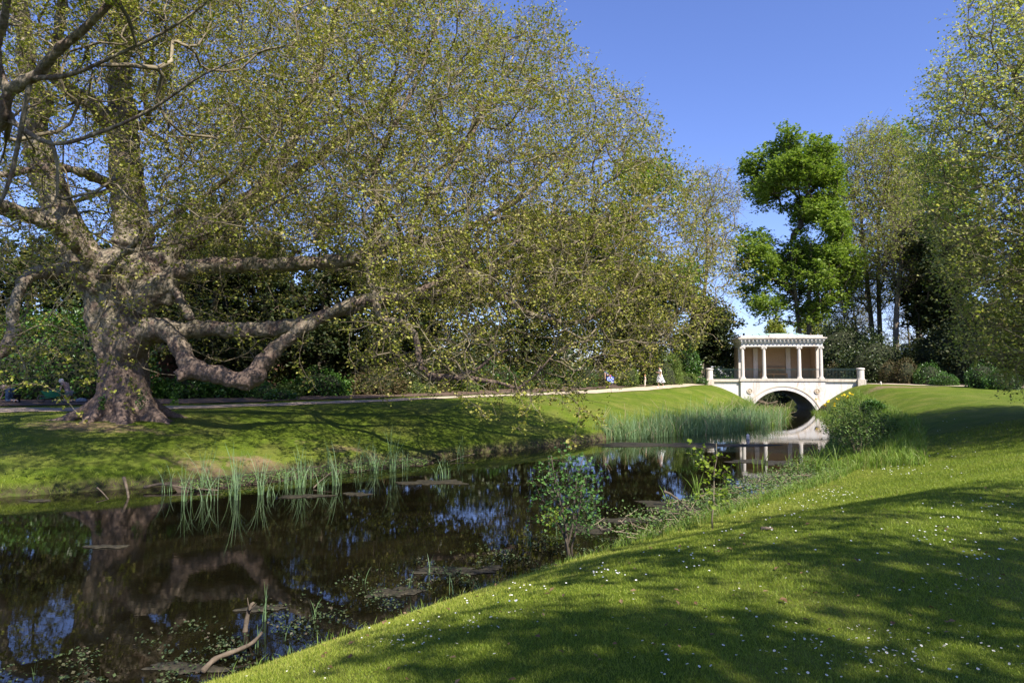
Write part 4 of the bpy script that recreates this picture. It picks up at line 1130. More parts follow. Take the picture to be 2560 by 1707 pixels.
bush("yew_bush", "black green yew skirt hiding most of the brick wall", "bush", (gx_at(2165, 63.5), 63.5), (3.8, 1.6, 5.0), 'yew_leaf', 7000, .2, None, 'full', True, seed=110, lump=.25)
bush("yew_bush", "dark yew skirt under the right plane's hanging sprays", "bush", (gx_at(2262, 60), 60), (4.2, 2.0, 6.0), 'yew_leaf', 8000, .2, None, 'full', True, seed=111, lump=.25)
# foliage and debris seen through the arch
bush("waterside_bush", "dark bush closing the view through the bridge arch", "bush", (26.6, 76.5), (5.5, 3, 4.0), 'holly_leaf', 5000, .2, None, 'full', True, seed=99, lump=.2)

# ------------------------------------------------------------------ brick wall at the right
bw = empty("brick_wall", (float(D(2095, 860, 66)[0]), 66, H(38, 66)), -.1, "shaded red brick garden wall behind the browned dome bushes", "wall")
mb = MB(); box(mb, (4, 0, 1.25), (16, .3, 2.5)); mb.build("wall_face", M['brick'], bw)
mb = MB(); box(mb, (4, 0, 2.545), (16.1, .42, .09)); mb.build("coping", M['stone'], bw)
mb = MB(); box(mb, (-4.25, -.02, 1.4), (.55, .55, 2.8)); mb.build("pier", M['brick'], bw)
hs = empty("greenhouse", (float(D(2116, 860, 92)[0]), 92, 2.3), 0, "white glazed building barely visible above the brick wall", "building")
mb = MB(); box(mb, (3, 0, 2.4), (9, 4, 4.8)); mb.build("wall", plain('render_white', (.55, .55, .52)), hs)
for k_ in range(5):
    mb = MB(); box(mb, (-.6 + k_ * 1.4, -2.03, 3.4), (1.0, .06, 1.6)); w_ = mb.build("window", plain('glazing', (.10, .13, .16), .1, .6), hs)
    mb = MB()
    for dx in (-.5, 0, .5): box(mb, (-.6 + k_ * 1.4 + dx, -2.08, 3.4), (.07, .05, 1.7))
    mb.build("frame", plain('frame_white', (.8, .8, .78)), w_)
mb = MB(); box(mb, (3, 0, 4.95), (9.4, 4.4, .3)); mb.build("roof", M['lead'], hs)

bw2 = empty("brick_wall", (-9, 50.5, H(-9, 50.5)), 0.62, "old red brick wall glimpsed between the dark yews behind the plane", "wall")
mb = MB(); box(mb, (0, 0, 1.2), (34, .3, 2.4)); mb.build("wall_face", M['brick'], bw2)
mb = MB(); box(mb, (0, 0, 2.45), (34.1, .42, .1)); mb.build("coping", M['stone'], bw2)

# ------------------------------------------------------------------ the bridge and its pavilion
BX, BY, BR = 23.75, 60.0, -math.radians(8)
bridge = empty("bridge", (BX, BY, 0), BR, "white single arched stone bridge with round rosettes and green railings", "bridge")
TH = 5.6
ZD = 2.73
AZ, ARI, ARO = -1.245, 3.01, 3.39


def face_strip(mb, x0, x1, y0, y1, ztop, zbot, n, m=0):
    """solid whose underside follows zbot(x)"""
    X = np.linspace(x0, x1, n + 1); zb = np.array([zbot(x) for x in X]); zt = np.full(n + 1, ztop) if np.isscalar(ztop) else np.array([ztop(x) for x in X])
    v = []
    for y in (y0, y1): v += [np.stack([X, np.full(n + 1, y), zb], 1), np.stack([X, np.full(n + 1, y), zt], 1)]
    v = np.concatenate(v); k = n + 1; i = np.arange(n)
    q = np.concatenate([np.stack([i, i + 1, k + i + 1, k + i], 1), np.stack([2 * k + i + 1, 2 * k + i, 3 * k + i, 3 * k + i + 1], 1), np.stack([i + 1, i, 2 * k + i, 2 * k + i + 1], 1), np.stack([k + i, k + i + 1, 3 * k + i + 1, 3 * k + i], 1),
                        [[0, k, 3 * k, 2 * k]], [[k - 1, 3 * k - 1, 4 * k - 1, 2 * k - 1]]])
    mb.add(v, q, m=m)


arch = lambda x: AZ + math.sqrt(max(ARI * ARI - x * x, 0)) if abs(x) < 2.90 else -0.7
mb = MB()
half = 2.7386
face_strip(mb, -half, half, 0, TH, 2.50, lambda x: max(AZ + math.sqrt(max(ARI * ARI - x * x, 0)), 0.0), 40)
box(mb, (-(3.55 + half) / 2, TH / 2, 0.9), (3.55 - half, TH, 3.2)); box(mb, ((3.55 + half) / 2, TH / 2, 0.9), (3.55 - half, TH, 3.2))
mb.build("arch_wall", M['stucco'], bridge)
for s, x0, x1 in ((-1, -5.9, -3.55), (1, 3.55, 6.2)):
    mb = MB(); box(mb, ((x0 + x1) / 2, TH / 2 + .05, 1.0), (x1 - x0 - .002, TH - .3, 3.0)); mb.build("wing_wall", M['stucco'], bridge)
    mb = MB(); box(mb, ((x0 + x1) / 2, TH / 2 + .02, 2.615), (x1 - x0 - .004, TH - .06, .225)); mb.build("wing_coping", M['stone'], bridge)
mb = MB(); box(mb, (0, TH / 2, 2.64), (7.26, TH + .16, .18)); box(mb, (0, TH / 2, 2.525), (7.14, TH + .06, .05)); mb.build("deck_coping", M['stone'], bridge)
# archivolt ring standing proud, with a thin outer fillet
for nm_, ra, rb, yy, mat_ in (("archivolt", ARI, ARO - .07, -.06, 'stucco'), ("arch_fillet", ARO - .07, ARO + .02, -.10, 'arch_stone')):
    a0 = math.acos(min(1, (0.02 - AZ) / rb)); A = np.linspace(-a0, a0, 49)
    v = []
    for y in (yy, 0.02):
        for rr_ in (ra, rb): v.append(np.stack([rr_ * np.sin(A), np.full(49, y), AZ + rr_ * np.cos(A)], 1))
    v = np.concatenate(v); i = np.arange(48); k = 49
    q = np.concatenate([np.stack([i, i + 1, k + i + 1, k + i], 1)[:, ::-1], np.stack([k + i, k + i + 1, 3 * k + i + 1, 3 * k + i], 1), np.stack([i + 1, i, 2 * k + i, 2 * k + i + 1], 1)])
    MB().add(v, q).build(nm_, M[mat_], bridge, smooth=False)
for x in (-2.80, 2.85):   # rosettes
    mb = MB()
    def disc(r0, r1, y0, y1, m=0, n=20):
        th = np.arange(n) / n * 2 * PI
        v = np.concatenate([np.stack([x + r * np.cos(th), np.full(n, y), 1.69 + r * np.sin(th)], 1) for r, y in ((r0, y0), (r1, y1))])
        i = np.arange(n); j = (i + 1) % n
        mb.add(v, np.stack([i, j, n + j, n + i], 1), m=m)
    disc(.235, .235, .0, -.07); disc(.235, .18, -.07, -.07); disc(.18, .17, -.07, -.02); disc(.17, .11, -.02, -.02); disc(.11, .09, -.02, -.075); disc(.09, .001, -.075, -.09)
    ro = mb.build("rosette", M['arch_stone'], bridge)
    for k_ in range(8):
        mp_ = MB(); a = k_ * PI / 4; lathe(mp_, (x + .135 * math.cos(a), -.03, 1.69 + .135 * math.sin(a)), [(.001, -.03), (.028, 0), (.001, .03)], 6)
        mp_.build("petal", M['arch_stone'], ro)
# vertical joint strips and posts
for x, nm_ in ((-6.2, 'l'), (6.5, 'r')):
    for yb, dep in ((.12, 0),):
        po = MB()
        box(po, (x, yb, 1.72), (.66, .66, 2.0)); p_ = po.build("post_pedestal", M['stone'], bridge)
        po = MB(); lathe(po, (x, yb, 2.72), [(.31, 0), (.31, .06), (.29, .09), (.29, .80), (.31, .82), (.345, .86), (.345, .93), (.30, .97), (.05, 1.0)], 24)
        po.build("post", M['columnstone'], bridge, smooth=False)


def railing(x0, x1, y, along='x'):
    """one panel: rails with single balusters under them"""
    mb = MB(); L = x1 - x0; c = (x0 + x1) / 2
    f = (lambda a, b, z, sx, sy, sz: box(mb, (a, b, z), (sx, sy, sz)))
    f(c, y, ZD + .91, L, .05, .035); f(c, y, ZD + .80, L, .03, .022); f(c, y, ZD + .10, L, .03, .022)
    rl = mb.build("railing", M['rail'], bridge)
    n = max(2, int(round(L / .115)))
    bmm = MB(); box(bmm, (0, 0, .455), (.017, .017, .89)); src = None
    for k_ in range(n + 1):
        if src is None:
            o = bmm.build("baluster", M['rail'], rl); src = o
        else:
            o = src.copy(); COL.objects.link(o); o.parent = rl
        o.location = (x0 + L * k_ / n, y, ZD)
    return rl


cols = [-3.33, -1.50, 1.47, 3.28]
railing(-5.88, -3.52, .18)
railing(3.48, 6.18, .18)
for a, b_ in ((cols[0] + .18, cols[1] - .18), (cols[1] + .18, cols[2] - .18), (cols[2] + .18, cols[3] - .18)): railing(a, b_, .22)

pav = empty("tea_pavilion", (BX, BY, 0), BR, "small classical pavilion with four ionic columns standing on the bridge", "pavilion")
for x in cols:
    mb = MB(); zc = ZD + .04; y0 = .22
    box(mb, (x, y0, zc + .03), (.46, .46, .10))
    lathe(mb, (x, y0, zc + .08), [(.20, 0), (.215, .03), (.20, .06), (.18, .08), (.185, .11), (.168, .13)], 20)
    prof = [(.166 - .024 * t ** 1.6, .21 + (2.63 - .21) * t) for t in np.linspace(0, 1, 8)]
    lathe(mb, (x, y0, zc), prof, 24)
    lathe(mb, (x, y0, zc + 2.60), [(.145, 0), (.158, .02), (.145, .04)], 20)
    cl = mb.build("column", M['columnstone'], pav, smooth=False)
    cp = MB()
    lathe(cp, (x, y0, zc + 2.64), [(.15, 0), (.19, .07), (.19, .10)], 20)
    box(cp, (x, y0, zc + 2.80), (.46, .40, .05))
    for sx in (-1, 1):
        th_ = np.arange(12) / 12 * 2 * PI
        for (ra_, ya, yb2) in ((.085, -.18, .18), (.045, -.20, .20)):
            v = np.concatenate([np.stack([x + sx * .155 + ra_ * np.cos(th_), np.full(12, y0 + yy), zc + 2.715 + ra_ * np.sin(th_)], 1) for yy in (ya, yb2)] + [[[x + sx * .155, y0 + ya, zc + 2.715], [x + sx * .155, y0 + yb2, zc + 2.715]]])
            i = np.arange(12); j = (i + 1) % 12
            cp.add(v, np.stack([i, j, 12 + j, 12 + i], 1), np.concatenate([np.stack([np.full(12, 24), i, j], 1), np.stack([np.full(12, 25), 12 + j, 12 + i], 1)]))
    cp.build("capital", M['columnstone'], cl)
PD = 3.4      # depth of the room
ZC = ZD + 2.87
mb = MB(); box(mb, (-.02, 1.9, ZD + .02), (7.1, 3.9, .04)); mb.build("floor_slab", M['stone'], pav)
mb = MB(); box(mb, (-.02, PD, ZD + 1.46), (6.9, .3, 2.82)); mb.build("back_wall", M['ochre'], pav)
for s in (-1, 1):
    mb = MB(); box(mb, (s * 3.34 - .02, PD / 2 + .62, ZD + 1.46), (.24, PD - 1.58, 2.82)); mb.build("side_wall", M['ochre'], pav)
    mb = MB(); box(mb, (s * 3.33 - .02, 1.17, ZD + 1.46), (.34, .30, 2.82)); mb.build("anta", M['columnstone'], pav)
for x in (-1.62, 1.28):
    mb = MB(); box(mb, (x, PD - .22, ZD + 1.46), (.40, .14, 2.82)); mb.build("pilaster", M['columnstone'], pav)
# entablature front/sides, ceiling, cornice, dentils, parapet, roof
mb = MB()
box(mb, (-.02, .22, ZC + .175), (6.86, .40, .35)); box(mb, (-.02, PD, ZC + .175), (6.86, .40, .35))
for s in (-1, 1): box(mb, (s * 3.245 - .02, (PD + .22) / 2, ZC + .175), (.37, PD - .622, .346))
mb.build("architrave", M['stucco'], pav)
mb = MB(); box(mb, (-.02, (PD + .2) / 2, ZC + .40), (6.96, PD + .42, .10)); mb.build("frieze", M['stucco'], pav)
mb = MB(); box(mb, (-.02, (PD + .2) / 2, ZC + .30), (6.1, PD - .3, .04)); mb.build("ceiling_panel", M['ochre'], pav)
mb = MB(); box(mb, (-.02, (PD + .2) / 2, ZC + .63), (7.24, PD + .72, .09)); mb.build("cornice", M['stucco'], pav)
mb = MB(); box(mb, (-.02, (PD + .2) / 2, ZC + .505), (7.04, PD + .50, .11)); mb.build("bed_moulding", M['stucco'], pav)
mb = MB(); box(mb, (-.02, (PD + .2) / 2, ZC + .73), (7.42, PD + .84, .11)); box(mb, (-.02, (PD + .2) / 2, ZC + .80), (7.1, PD + .6, .03)); mb.build("cornice_cap", M['stone'], pav)
dn = MB(); box(dn, (0, 0, 0), (.105, .115, .085)); src = None
nD = 22
for k_ in range(nD):
    if src is None: o = dn.build("dentil", M['stucco'], pav); src = o
    else: o = src.copy(); COL.objects.link(o); o.parent = pav
    o.location = (-3.47 + 6.90 * k_ / (nD - 1), -.205, ZC + .52)
for s in (-1, 1):
    for k_ in range(9):
        o = src.copy(); COL.objects.link(o); o.parent = pav; o.location = (s * 3.55 - .02, .10 + k_ * .37, ZC + .52)
mb = MB(); box(mb, (-.02, .14, ZC + .90), (6.9, .16, .17)); box(mb, (-.02, PD + .06, ZC + .90), (6.9, .16, .17))
for s in (-1, 1): box(mb, (s * 3.36 - .02, (PD + .2) / 2, ZC + .90), (.16, PD - .26, .168))
mb.build("parapet", M['stucco'], pav)
mb = MB(); box(mb, (-.05, .08, ZC + .955), (2.0, .22, .27)); mb.build("parapet_block", M['stucco'], pav)
mb = MB()
zr0, zr1 = ZC + .86, ZC + 1.22
v = np.array([[-3.3, .25, zr0], [3.25, .25, zr0], [3.25, PD - .05, zr0], [-3.3, PD - .05, zr0], [-1.9, 1.75, zr1], [1.85, 1.75, zr1]])
mb.add(v, [[0, 1, 5, 4], [2, 3, 4, 5]], [[1, 2, 5], [3, 0, 4]]); rf = mb.build("roof", M['copper'], pav)
mb = MB()
for x in np.linspace(-2.9, 2.9, 10):
    xt = max(-1.9, min(1.85, x)); ft = 1.0 if abs(x) < 1.9 else max(0.15, 1 - (abs(x) - 1.88) / 1.4)
    tube(mb, [[x, .25, zr0 + .02], [x + (xt - x) * ft * .0, .25 + 1.5 * ft, zr0 + .36 * ft + .02]], .02, 4)
tube(mb, [[-1.9, 1.75, zr1], [1.85, 1.75, zr1]], .04, 6)
mb.build("standing_seam", M['copper'], rf)

bench = empty("bench", (BX, BY, 0), BR, "long teak slatted bench inside the pavilion between the pilasters", "bench")
bl = -1.35; br_ = 1.02; byy = 2.75
for k_ in range(4):
    mb = MB(); box(mb, ((bl + br_) / 2, byy - .22 + k_ * .12, ZD + .50), (br_ - bl, .10, .03)); mb.build("seat_slat", M['teak'], bench)
mb = MB(); box(mb, ((bl + br_) / 2, byy + .22, ZD + .98), (br_ - bl, .05, .09)); box(mb, ((bl + br_) / 2, byy + .22, ZD + .60), (br_ - bl, .05, .06)); box(mb, ((bl + br_) / 2, byy - .28, ZD + .44), (br_ - bl, .04, .08)); mb.build("backrest", M['teak'], bench)
for k_ in range(24):
    mb = MB(); box(mb, (bl + (br_ - bl) * (k_ + .5) / 24, byy + .22, ZD + .79), (.05, .025, .32)); mb.build("back_slat", M['teak'], bench)
for x in (bl + .03, (bl + br_) / 2, br_ - .03):
    for yy in (-.26, .22):
        mb = MB(); box(mb, (x, byy + yy, ZD + .28), (.07, .07, .48)); mb.build("leg", M['teak'], bench)

# pale stone seat at the left end
st = empty("stone_seat", (gx_at(1598, 61.5), 61.5, H(gx_at(1598, 61.5), 61.5)), .05, "pale pinkish stone seat beside the path left of the bridge", "seat")
mb = MB(); box(mb, (0, 0, .62), (1.3, .5, .1)); mb.build("seat", M['pinkstone'], st)
mb = MB(); box(mb, (0, .24, .95), (1.35, .12, .56)); mb.build("backrest", M['pinkstone'], st)
for s in (-1, 1):
    mb = MB(); box(mb, (s * .5, 0, .29), (.2, .45, .56)); mb.build("leg", M['pinkstone'], st)

# driftwood heap behind the arch
for k_, (x_, y_, rz_, l_, lab_) in enumerate([(24.2, 70.5, .2, 3.6, "longest grey log of the jam seen through the arch"), (25.6, 71.2, -.4, 2.6, "steeply set pale branch in the jam seen through the arch"), (23.2, 71.0, .7, 2.2, "short dark log at the left of the jam behind the arch"), (26.2, 70.6, .05, 2.4, "low pale stick at the right of the jam behind the arch")]):
    P = np.array([[math.cos(rz_) * l_ * (t - .5), math.sin(rz_) * l_ * (t - .5), .25 + .35 * math.sin(t * 3 + k_) + .1 * k_] for t in np.linspace(0, 1, 8)])
    mb = MB(); tube(mb, P, np.linspace(.11, .05, 8), 8)
    for q_ in range(4):
        i_ = 2 + q_; d_ = norm(rng.normal(size=3) * np.array([1, .6, .8])); tube(mb, [P[i_], P[i_] + d_ * .5, P[i_] + d_ * .9 + np.array([0, 0, .1])], [.035, .02, .01], 5)
    o = mb.build("driftwood", M['oldwood'], smooth=True, loc=(x_, y_, 0)); tag(o, lab_, "log", "driftwood behind the arch")

# ------------------------------------------------------------------ grass
def lawn_points(n, y0, y1, x_lo, x_hi, seed, power=1.0, side='R', dmin=.25):
    q_ = np.random.default_rng(seed); out = []; got = 0
    while got < n:
        u = q_.random(200000)
        y = y0 * (y1 / y0) ** u
        s = q_.uniform(x_lo, x_hi, 200000)
        x = s * y
        k = ~inpoly(x, y, RIVER)
        dl = pl_dist(x, y, LSH); dr = pl_dist(x, y, RSH)
        k &= ((dr < dl) & (dr > dmin)) if side == 'R' else ((dl < dr) & (dl > dmin))
        out.append(np.stack([x[k], y[k]], 1)); got += k.sum()
    o = np.concatenate(out)[:n]
    return np.column_stack([o, terrain(o[:, 0], o[:, 1])])


P = lawn_points(330000, 3.3, 26, -.5, .82, 21)
sc_ = (P[:, 1] / 4) ** .62
mb = MB()
patch = np.clip(.5 + .5 * wob(P[:, 0], P[:, 1], .8, 3.0) + .3 * wob(P[:, 0], P[:, 1], 3.1, 1.0), 0, 1)
dd_ = pl_dist(P[:, 0], P[:, 1], RSH)
hh_ = .026 * sc_ * rng.uniform(.5, 1.35, len(P)) * (0.55 + .45 * patch)
wr_ = np.clip(1.25 - dd_ / 2.2, 0, 1)
blades(mb, P, hh_, .0034 * sc_, rng.uniform(.2, 1.0, len(P)), np.clip(rng.random(len(P)) * .75 + .3 * wr_ + .12 * (1 - patch), 0, 1), segs=1)
g_ = mb.build("lawn_grass", M['grass_blade']); tag(g_, "short mown grass of the near lawn", "grass", kind='stuff')
P = lawn_points(90000, 15.5, 42, -.75, .45, 22, side='L', dmin=.02)
dl = pl_dist(P[:, 0], P[:, 1], LSH); edge = np.clip(1 - dl / .9, 0, 1)
bb_ = np.zeros(len(P))
for (bx, by, rx, ry) in [(-14, 22.6, 3.4, 1.1), (-7.2, 20.9, 2.2, 1.0), (-9, 20.0, 2.2, .8), (-16, 18.0, 3, .7), (-5.5, 23.6, 3, .8)]:
    bb_ = np.maximum(bb_, np.exp(-((P[:, 0] - bx) / rx) ** 2 - ((P[:, 1] - by) / ry) ** 2))
keep = (rng.random(len(P)) < (1 - .9 * bb_) * (.35 + .65 * edge + .2 * wob(P[:, 0], P[:, 1], 1.4)))
P = P[keep]; edge = edge[keep]
mb = MB(); blades(mb, P, (.045 + .16 * edge) * rng.uniform(.5, 1.3, len(P)), .011, rng.uniform(.3, 1.1, len(P)), np.clip(rng.random(len(P)) * .8 + .1, 0, 1), segs=1)
g_ = mb.build("far_bank_grass", M['grass_blade']); tag(g_, "short rough grass of the far bank below the plane", "grass", kind='stuff')


# ------------------------------------------------------------------ marginal plants
def scatter_band(line, n, d0, d1, seed, side, t0=0, t1=1):
    """points d0..d1 metres from a shoreline (negative = in the water)"""
    q_ = np.random.default_rng(seed)
    L = np.array(line, float); S = spline(L, 12)
    cum = np.concatenate([[0], np.cumsum(np.linalg.norm(np.diff(S, axis=0), axis=1))])
    t = q_.uniform(t0, t1, n) * cum[-1]
    x = np.interp(t, cum, S[:, 0]); y = np.interp(t, cum, S[:, 1])
    T_ = norm(np.gradient(S, axis=0)); tx_ = np.interp(t, cum, T_[:, 0]); ty_ = np.interp(t, cum, T_[:, 1])
    d = q_.uniform(0, 1, n) ** .8; d = d0 + (d1 - d0) * d
    s = 1 if side == 'R' else -1
    return np.stack([x + s * ty_ * d, y - s * tx_ * d], 1)


def zfloor(xy):
    return np.maximum(terrain(xy[:, 0], xy[:, 1]), -.12)


# reed bed along the left bank up to the bridge
seg_l = [(5.0, 33), (7.5, 36), (11.5, 42), (16.5, 50), (20.2, 56.3)]
q_ = np.random.default_rng(5)
nb = 15000
u = q_.random(nb)
ya = 32.5 + u * 24.5
xl = np.interp(ya, [p[1] for p in LSH[8:]], [p[0] for p in LSH[8:]])
wdt = np.interp(ya, [32.5, 36, 40, 45, 50, 57], [1.2, 3.6, 4.8, 4.6, 3.6, 2.6])
xx_ = xl - .7 + q_.random(nb) * (wdt + .7)
cl = .5 + .5 * wob(xx_, ya, 1.1, 2.0) + .25 * wob(xx_, ya, 3.3, 1.0)
k = q_.random(nb) < np.clip(.25 + cl, 0, 1)
xy = np.stack([xx_, ya], 1)[k]; cl = cl[k]
n1 = len(xy); gr = (xy[:, 1] > 46) | (wob(xy[:, 0], xy[:, 1], .5, 5) > .45)
Pz = np.column_stack([xy, zfloor(xy)])
hh = np.where(gr, 1.05, 1.45) * q_.uniform(.3, 1.15, n1) * (.65 + .4 * np.clip(cl, 0, 1)) * np.interp(xy[:, 1], [32, 45, 57], [.9, 1.0, .95])
mb = MB(); blades(mb, Pz[~gr], hh[~gr], .024, q_.uniform(.05, .35, (~gr).sum()) + .5 * (q_.random((~gr).sum()) < .2), np.clip(.2 + .9 * q_.random((~gr).sum()), 0, 1), 3)
o = mb.build("reed_bed", M['reed']); tag(o, "blue green reeds crowding the left margin below the bridge", "reeds", kind='stuff')
mb = MB(); blades(mb, Pz[gr], hh[gr], .024, q_.uniform(.1, .8, gr.sum()), q_.random(gr.sum()), 3)
o = mb.build("sedge_bed", M['reed_green']); tag(o, "bright green sedge leaning over the water near the arch", "reeds", kind='stuff')
# dry stalks standing up in it
mb = MB()
for k_ in range(190):
    j = q_.integers(n1); c = Pz[j]; hgt = q_.uniform(.4, 1.5)
    tube(mb, [c, c + [q_.normal() * .08, 0, hgt * .5], c + [q_.normal() * .30, 0, hgt * q_.uniform(.7, 1)]], [.012, .010, .006], 4)
o = mb.build("dry_stalks", plain('straw', (.42, .33, .20), .9)); tag(o, "pale dead stalks standing among the reeds", "reeds", kind='stuff')

ORD = ["first", "second", "third", "fourth", "fifth", "sixth", "seventh", "eighth", "ninth", "tenth", "eleventh", "twelfth", "thirteenth", "fourteenth", "fifteenth", "sixteenth", "seventeenth", "eighteenth", "nineteenth", "twentieth", "twenty first", "twenty second", "twenty third", "twenty fourth", "twenty fifth"]
# cattail clumps standing in the water off the left bank: pixel foot, depth from the water plane
CL = [(385, 1130, 95), (428, 1150, 105), (468, 1125, 140), (482, 1150, 100), (535, 1138, 130), (545, 1148, 150), (600, 1135, 110), (650, 1110, 60), (672, 1120, 70), (692, 1118, 110), (712, 1100, 70), (735, 1128, 60), (755, 1085, 100), (770, 1115, 110), (818, 1085, 95), (858, 1080, 75), (866, 1086, 70), (905, 1082, 115), (935, 1078, 60), (1005, 1100, 60), (1022, 1098, 55), (1058, 1055, 70), (845, 1075, 90), (620, 1140, 50)]
for i_, (x_, y_, h_) in enumerate(CL):
    v_ = D(x_, y_, 1.0) - CAM; t_ = -3.0 / v_[2]; c = CAM + v_ * t_
    s_ = c[1] * K / F
    root = empty("cattail_clump", (c[0], c[1], -.05), 0, None, "reed clump", "cattail clumps standing off the left bank")
    q_ = np.random.default_rng(200 + i_); nb = int(q_.integers(9, 15)) + (6 if h_ > 105 else 0)
    n_h = h_ * s_ * q_.uniform(.5, 1.05, nb)
    pp = np.column_stack([q_.normal(size=nb) * .07, q_.normal(size=nb) * .06, np.zeros(nb)])
    mb = MB(); blades(mb, pp, n_h, .016, q_.uniform(.08, .5, nb), np.clip(.35 + .7 * q_.random(nb), 0, 1), 4)
    mb.build("leaf_blades", M['reed'], root)["kind"] = "stuff"
    ordn_ = ORD[sorted(range(len(CL)), key=lambda k: CL[k][0]).index(i_)]
    side_ = "tallest" if i_ == 5 else ("tall" if h_ > 100 else ("short" if h_ < 72 else "medium"))
    root["label"] = "%s cattail clump, %s from the left of those off the left bank" % (side_, ordn_)
    if i_ == 17: root["label"] = "tall fanned cattail clump standing alone right of the leafy mud bank"
    if i_ == 19: root["label"] = "small pale reed tuft on the left end of the floating mat"
    if i_ == 20: root["label"] = "small pale reed tuft on the middle of the floating mat"
    if i_ == 0: root["label"] = "leftmost cattail clump, rising in front of the bare bank"

# leafy mud bank in front of the cattails
xy = scatter_band([(-9.2, 18.6), (-6.6, 21.4), (-3.6, 24.2)], 5200, -.1, 1.3, 31, 'R')
Pz = np.column_stack([xy, np.full(len(xy), .03) + rng.random(len(xy)) * .16])
mb = MB(); leaves(mb, Pz, .055, .8, rng.random(len(xy)), .8)
o = mb.build("brooklime", M['herb_leaf']); tag(o, "low leafy water weed matting the left bank under the cattails", "ground cover", kind='stuff')
V, q = [], []
mb = MB()
n_ = 40; A = np.linspace(0, 1, n_)
lx = np.interp(A, [0, .5, 1], [-9.4, -6.7, -3.4]); ly = np.interp(A, [0, .5, 1], [18.6, 21.6, 24.5])
for j_, dd in enumerate([0, .5, 1.0, 1.35]):
    w_ = 1 + .35 * wob(lx * 2, ly * 2, 1, j_)
    V.append(np.column_stack([lx + .68 * dd * w_, ly - .72 * dd * w_, [.14, .12, .06, -.05][j_] + 0 * lx]))
V = np.concatenate(V); ii = (np.arange(3)[:, None] * n_ + np.arange(n_ - 1)[None]).ravel()
mb.add(V, np.stack([ii, ii + n_, ii + n_ + 1, ii + 1], 1)); o = mb.build("mud_bank", M['mud'], smooth=True); tag(o, "narrow shelf of dark mud at the foot of the left bank", kind='structure')

# right bank: taller grass, herbs and sedges between lawn and water
xy = scatter_band([(10, 21), (15.2, 30), (19.8, 40), (23.6, 50), (25.8, 56)], 24000, -1.3, 2.3, 33, 'R')
Pz = np.column_stack([xy, zfloor(xy)]); q_ = np.random.default_rng(6)
mb = MB(); blades(mb, Pz, q_.uniform(.25, .95, len(xy)) * np.clip(.55 + .45 * wob(xy[:, 0], xy[:, 1], 1.2, 2), .3, 1.2), .022, q_.uniform(.15, .9, len(xy)), q_.random(len(xy)), 3)
o = mb.build("bank_grass", M['reed_green']); tag(o, "long bright green grass fringing the right bank below the bridge", "grass", kind='stuff')
xy = scatter_band([(1.5, 11.8), (5.3, 15.9), (9.5, 20.5), (15.2, 30)], 9000, -.35, .55, 34, 'R')
k_ = q_.random(len(xy)) < np.interp(xy[:, 1], [11, 14, 18, 30], [.15, .6, 1, 1]); xy = xy[k_]
Pz = np.column_stack([xy, zfloor(xy)])
mb = MB(); blades(mb, Pz, q_.uniform(.08, .34, len(xy)), .013, q_.uniform(.2, 1.0, len(xy)), q_.random(len(xy)), 2)
o = mb.build("margin_grass", M['reed_green']); tag(o, "grass fringe where the near lawn meets the water", "grass", kind='stuff')
xy = scatter_band([(2.2, 12.6), (5.3, 15.9), (9.5, 20.5), (14, 28)], 34000, -1.7, .45, 35, 'R')
den = np.clip(.4 + wob(xy[:, 0], xy[:, 1], 1.6, 4), 0, 1) * np.interp(xy[:, 1], [12, 14, 16, 28], [.2, .7, 1, .6])
xy = xy[q_.random(len(xy)) < den]
Pz = np.column_stack([xy, np.maximum(terrain(xy[:, 0], xy[:, 1]), 0) + .02 + .30 * q_.random(len(xy)) ** 1.6 * np.clip(.5 + wob(xy[:, 0], xy[:, 1], 2.7, 1), .1, 1)])
mb = MB(); leaves(mb, Pz, .055, .7, q_.random(len(xy)), .75)
o = mb.build("water_mint", M['herb_leaf']); tag(o, "greyish green water herbs and litter along the right margin", "ground cover", kind='stuff')
xy = scatter_band([(-5.4, 4.3), (-2.8, 6.7), (-1.86, 7.8), (.8, 11), (2.6, 13)], 24000, -2.0, .05, 36, 'R')
den = np.clip(.12 + wob(xy[:, 0], xy[:, 1], 2.4, 1), 0, 1)
xy = xy[q_.random(len(xy)) < den]
Pz = np.column_stack([xy, np.maximum(terrain(xy[:, 0], xy[:, 1]), 0) + .012 + .07 * q_.random(len(xy)) ** 2])
mb = MB(); leaves(mb, Pz, .036, .9, q_.random(len(xy)), .8)
o = mb.build("water_starwort", M['dark_weed']); tag(o, "sparse small leaved water plants in the shallows by the near bank", "ground cover", kind='stuff')
xy = scatter_band([(-5.4, 4.3), (-2.8, 6.7), (-1.86, 7.8), (.8, 11), (3.6, 14)], 1500, -.12, .28, 37, 'R')
Pz = np.column_stack([xy, zfloor(xy)])
mb = MB(); blades(mb, Pz, q_.uniform(.05, .16, len(xy)), .008, q_.uniform(.2, .9, len(xy)), q_.random(len(xy)), 2)
o = mb.build("edge_grass", M['reed_green']); tag(o, "uneven grass lip along the near water edge", "grass", kind='stuff')


def on_water(x, y):
    v_ = D(x, y, 1.0) - CAM; return CAM + v_ * (-3.0 / v_[2])


def on_ground(x, y):
    v_ = D(x, y, 1.0) - CAM
    t = np.linspace(3, 90, 3000); P = CAM + v_[None] * t[:, None]
    g = terrain(P[:, 0], P[:, 1]); i = np.argmax(P[:, 2] < np.maximum(g, 0)); return P[i]


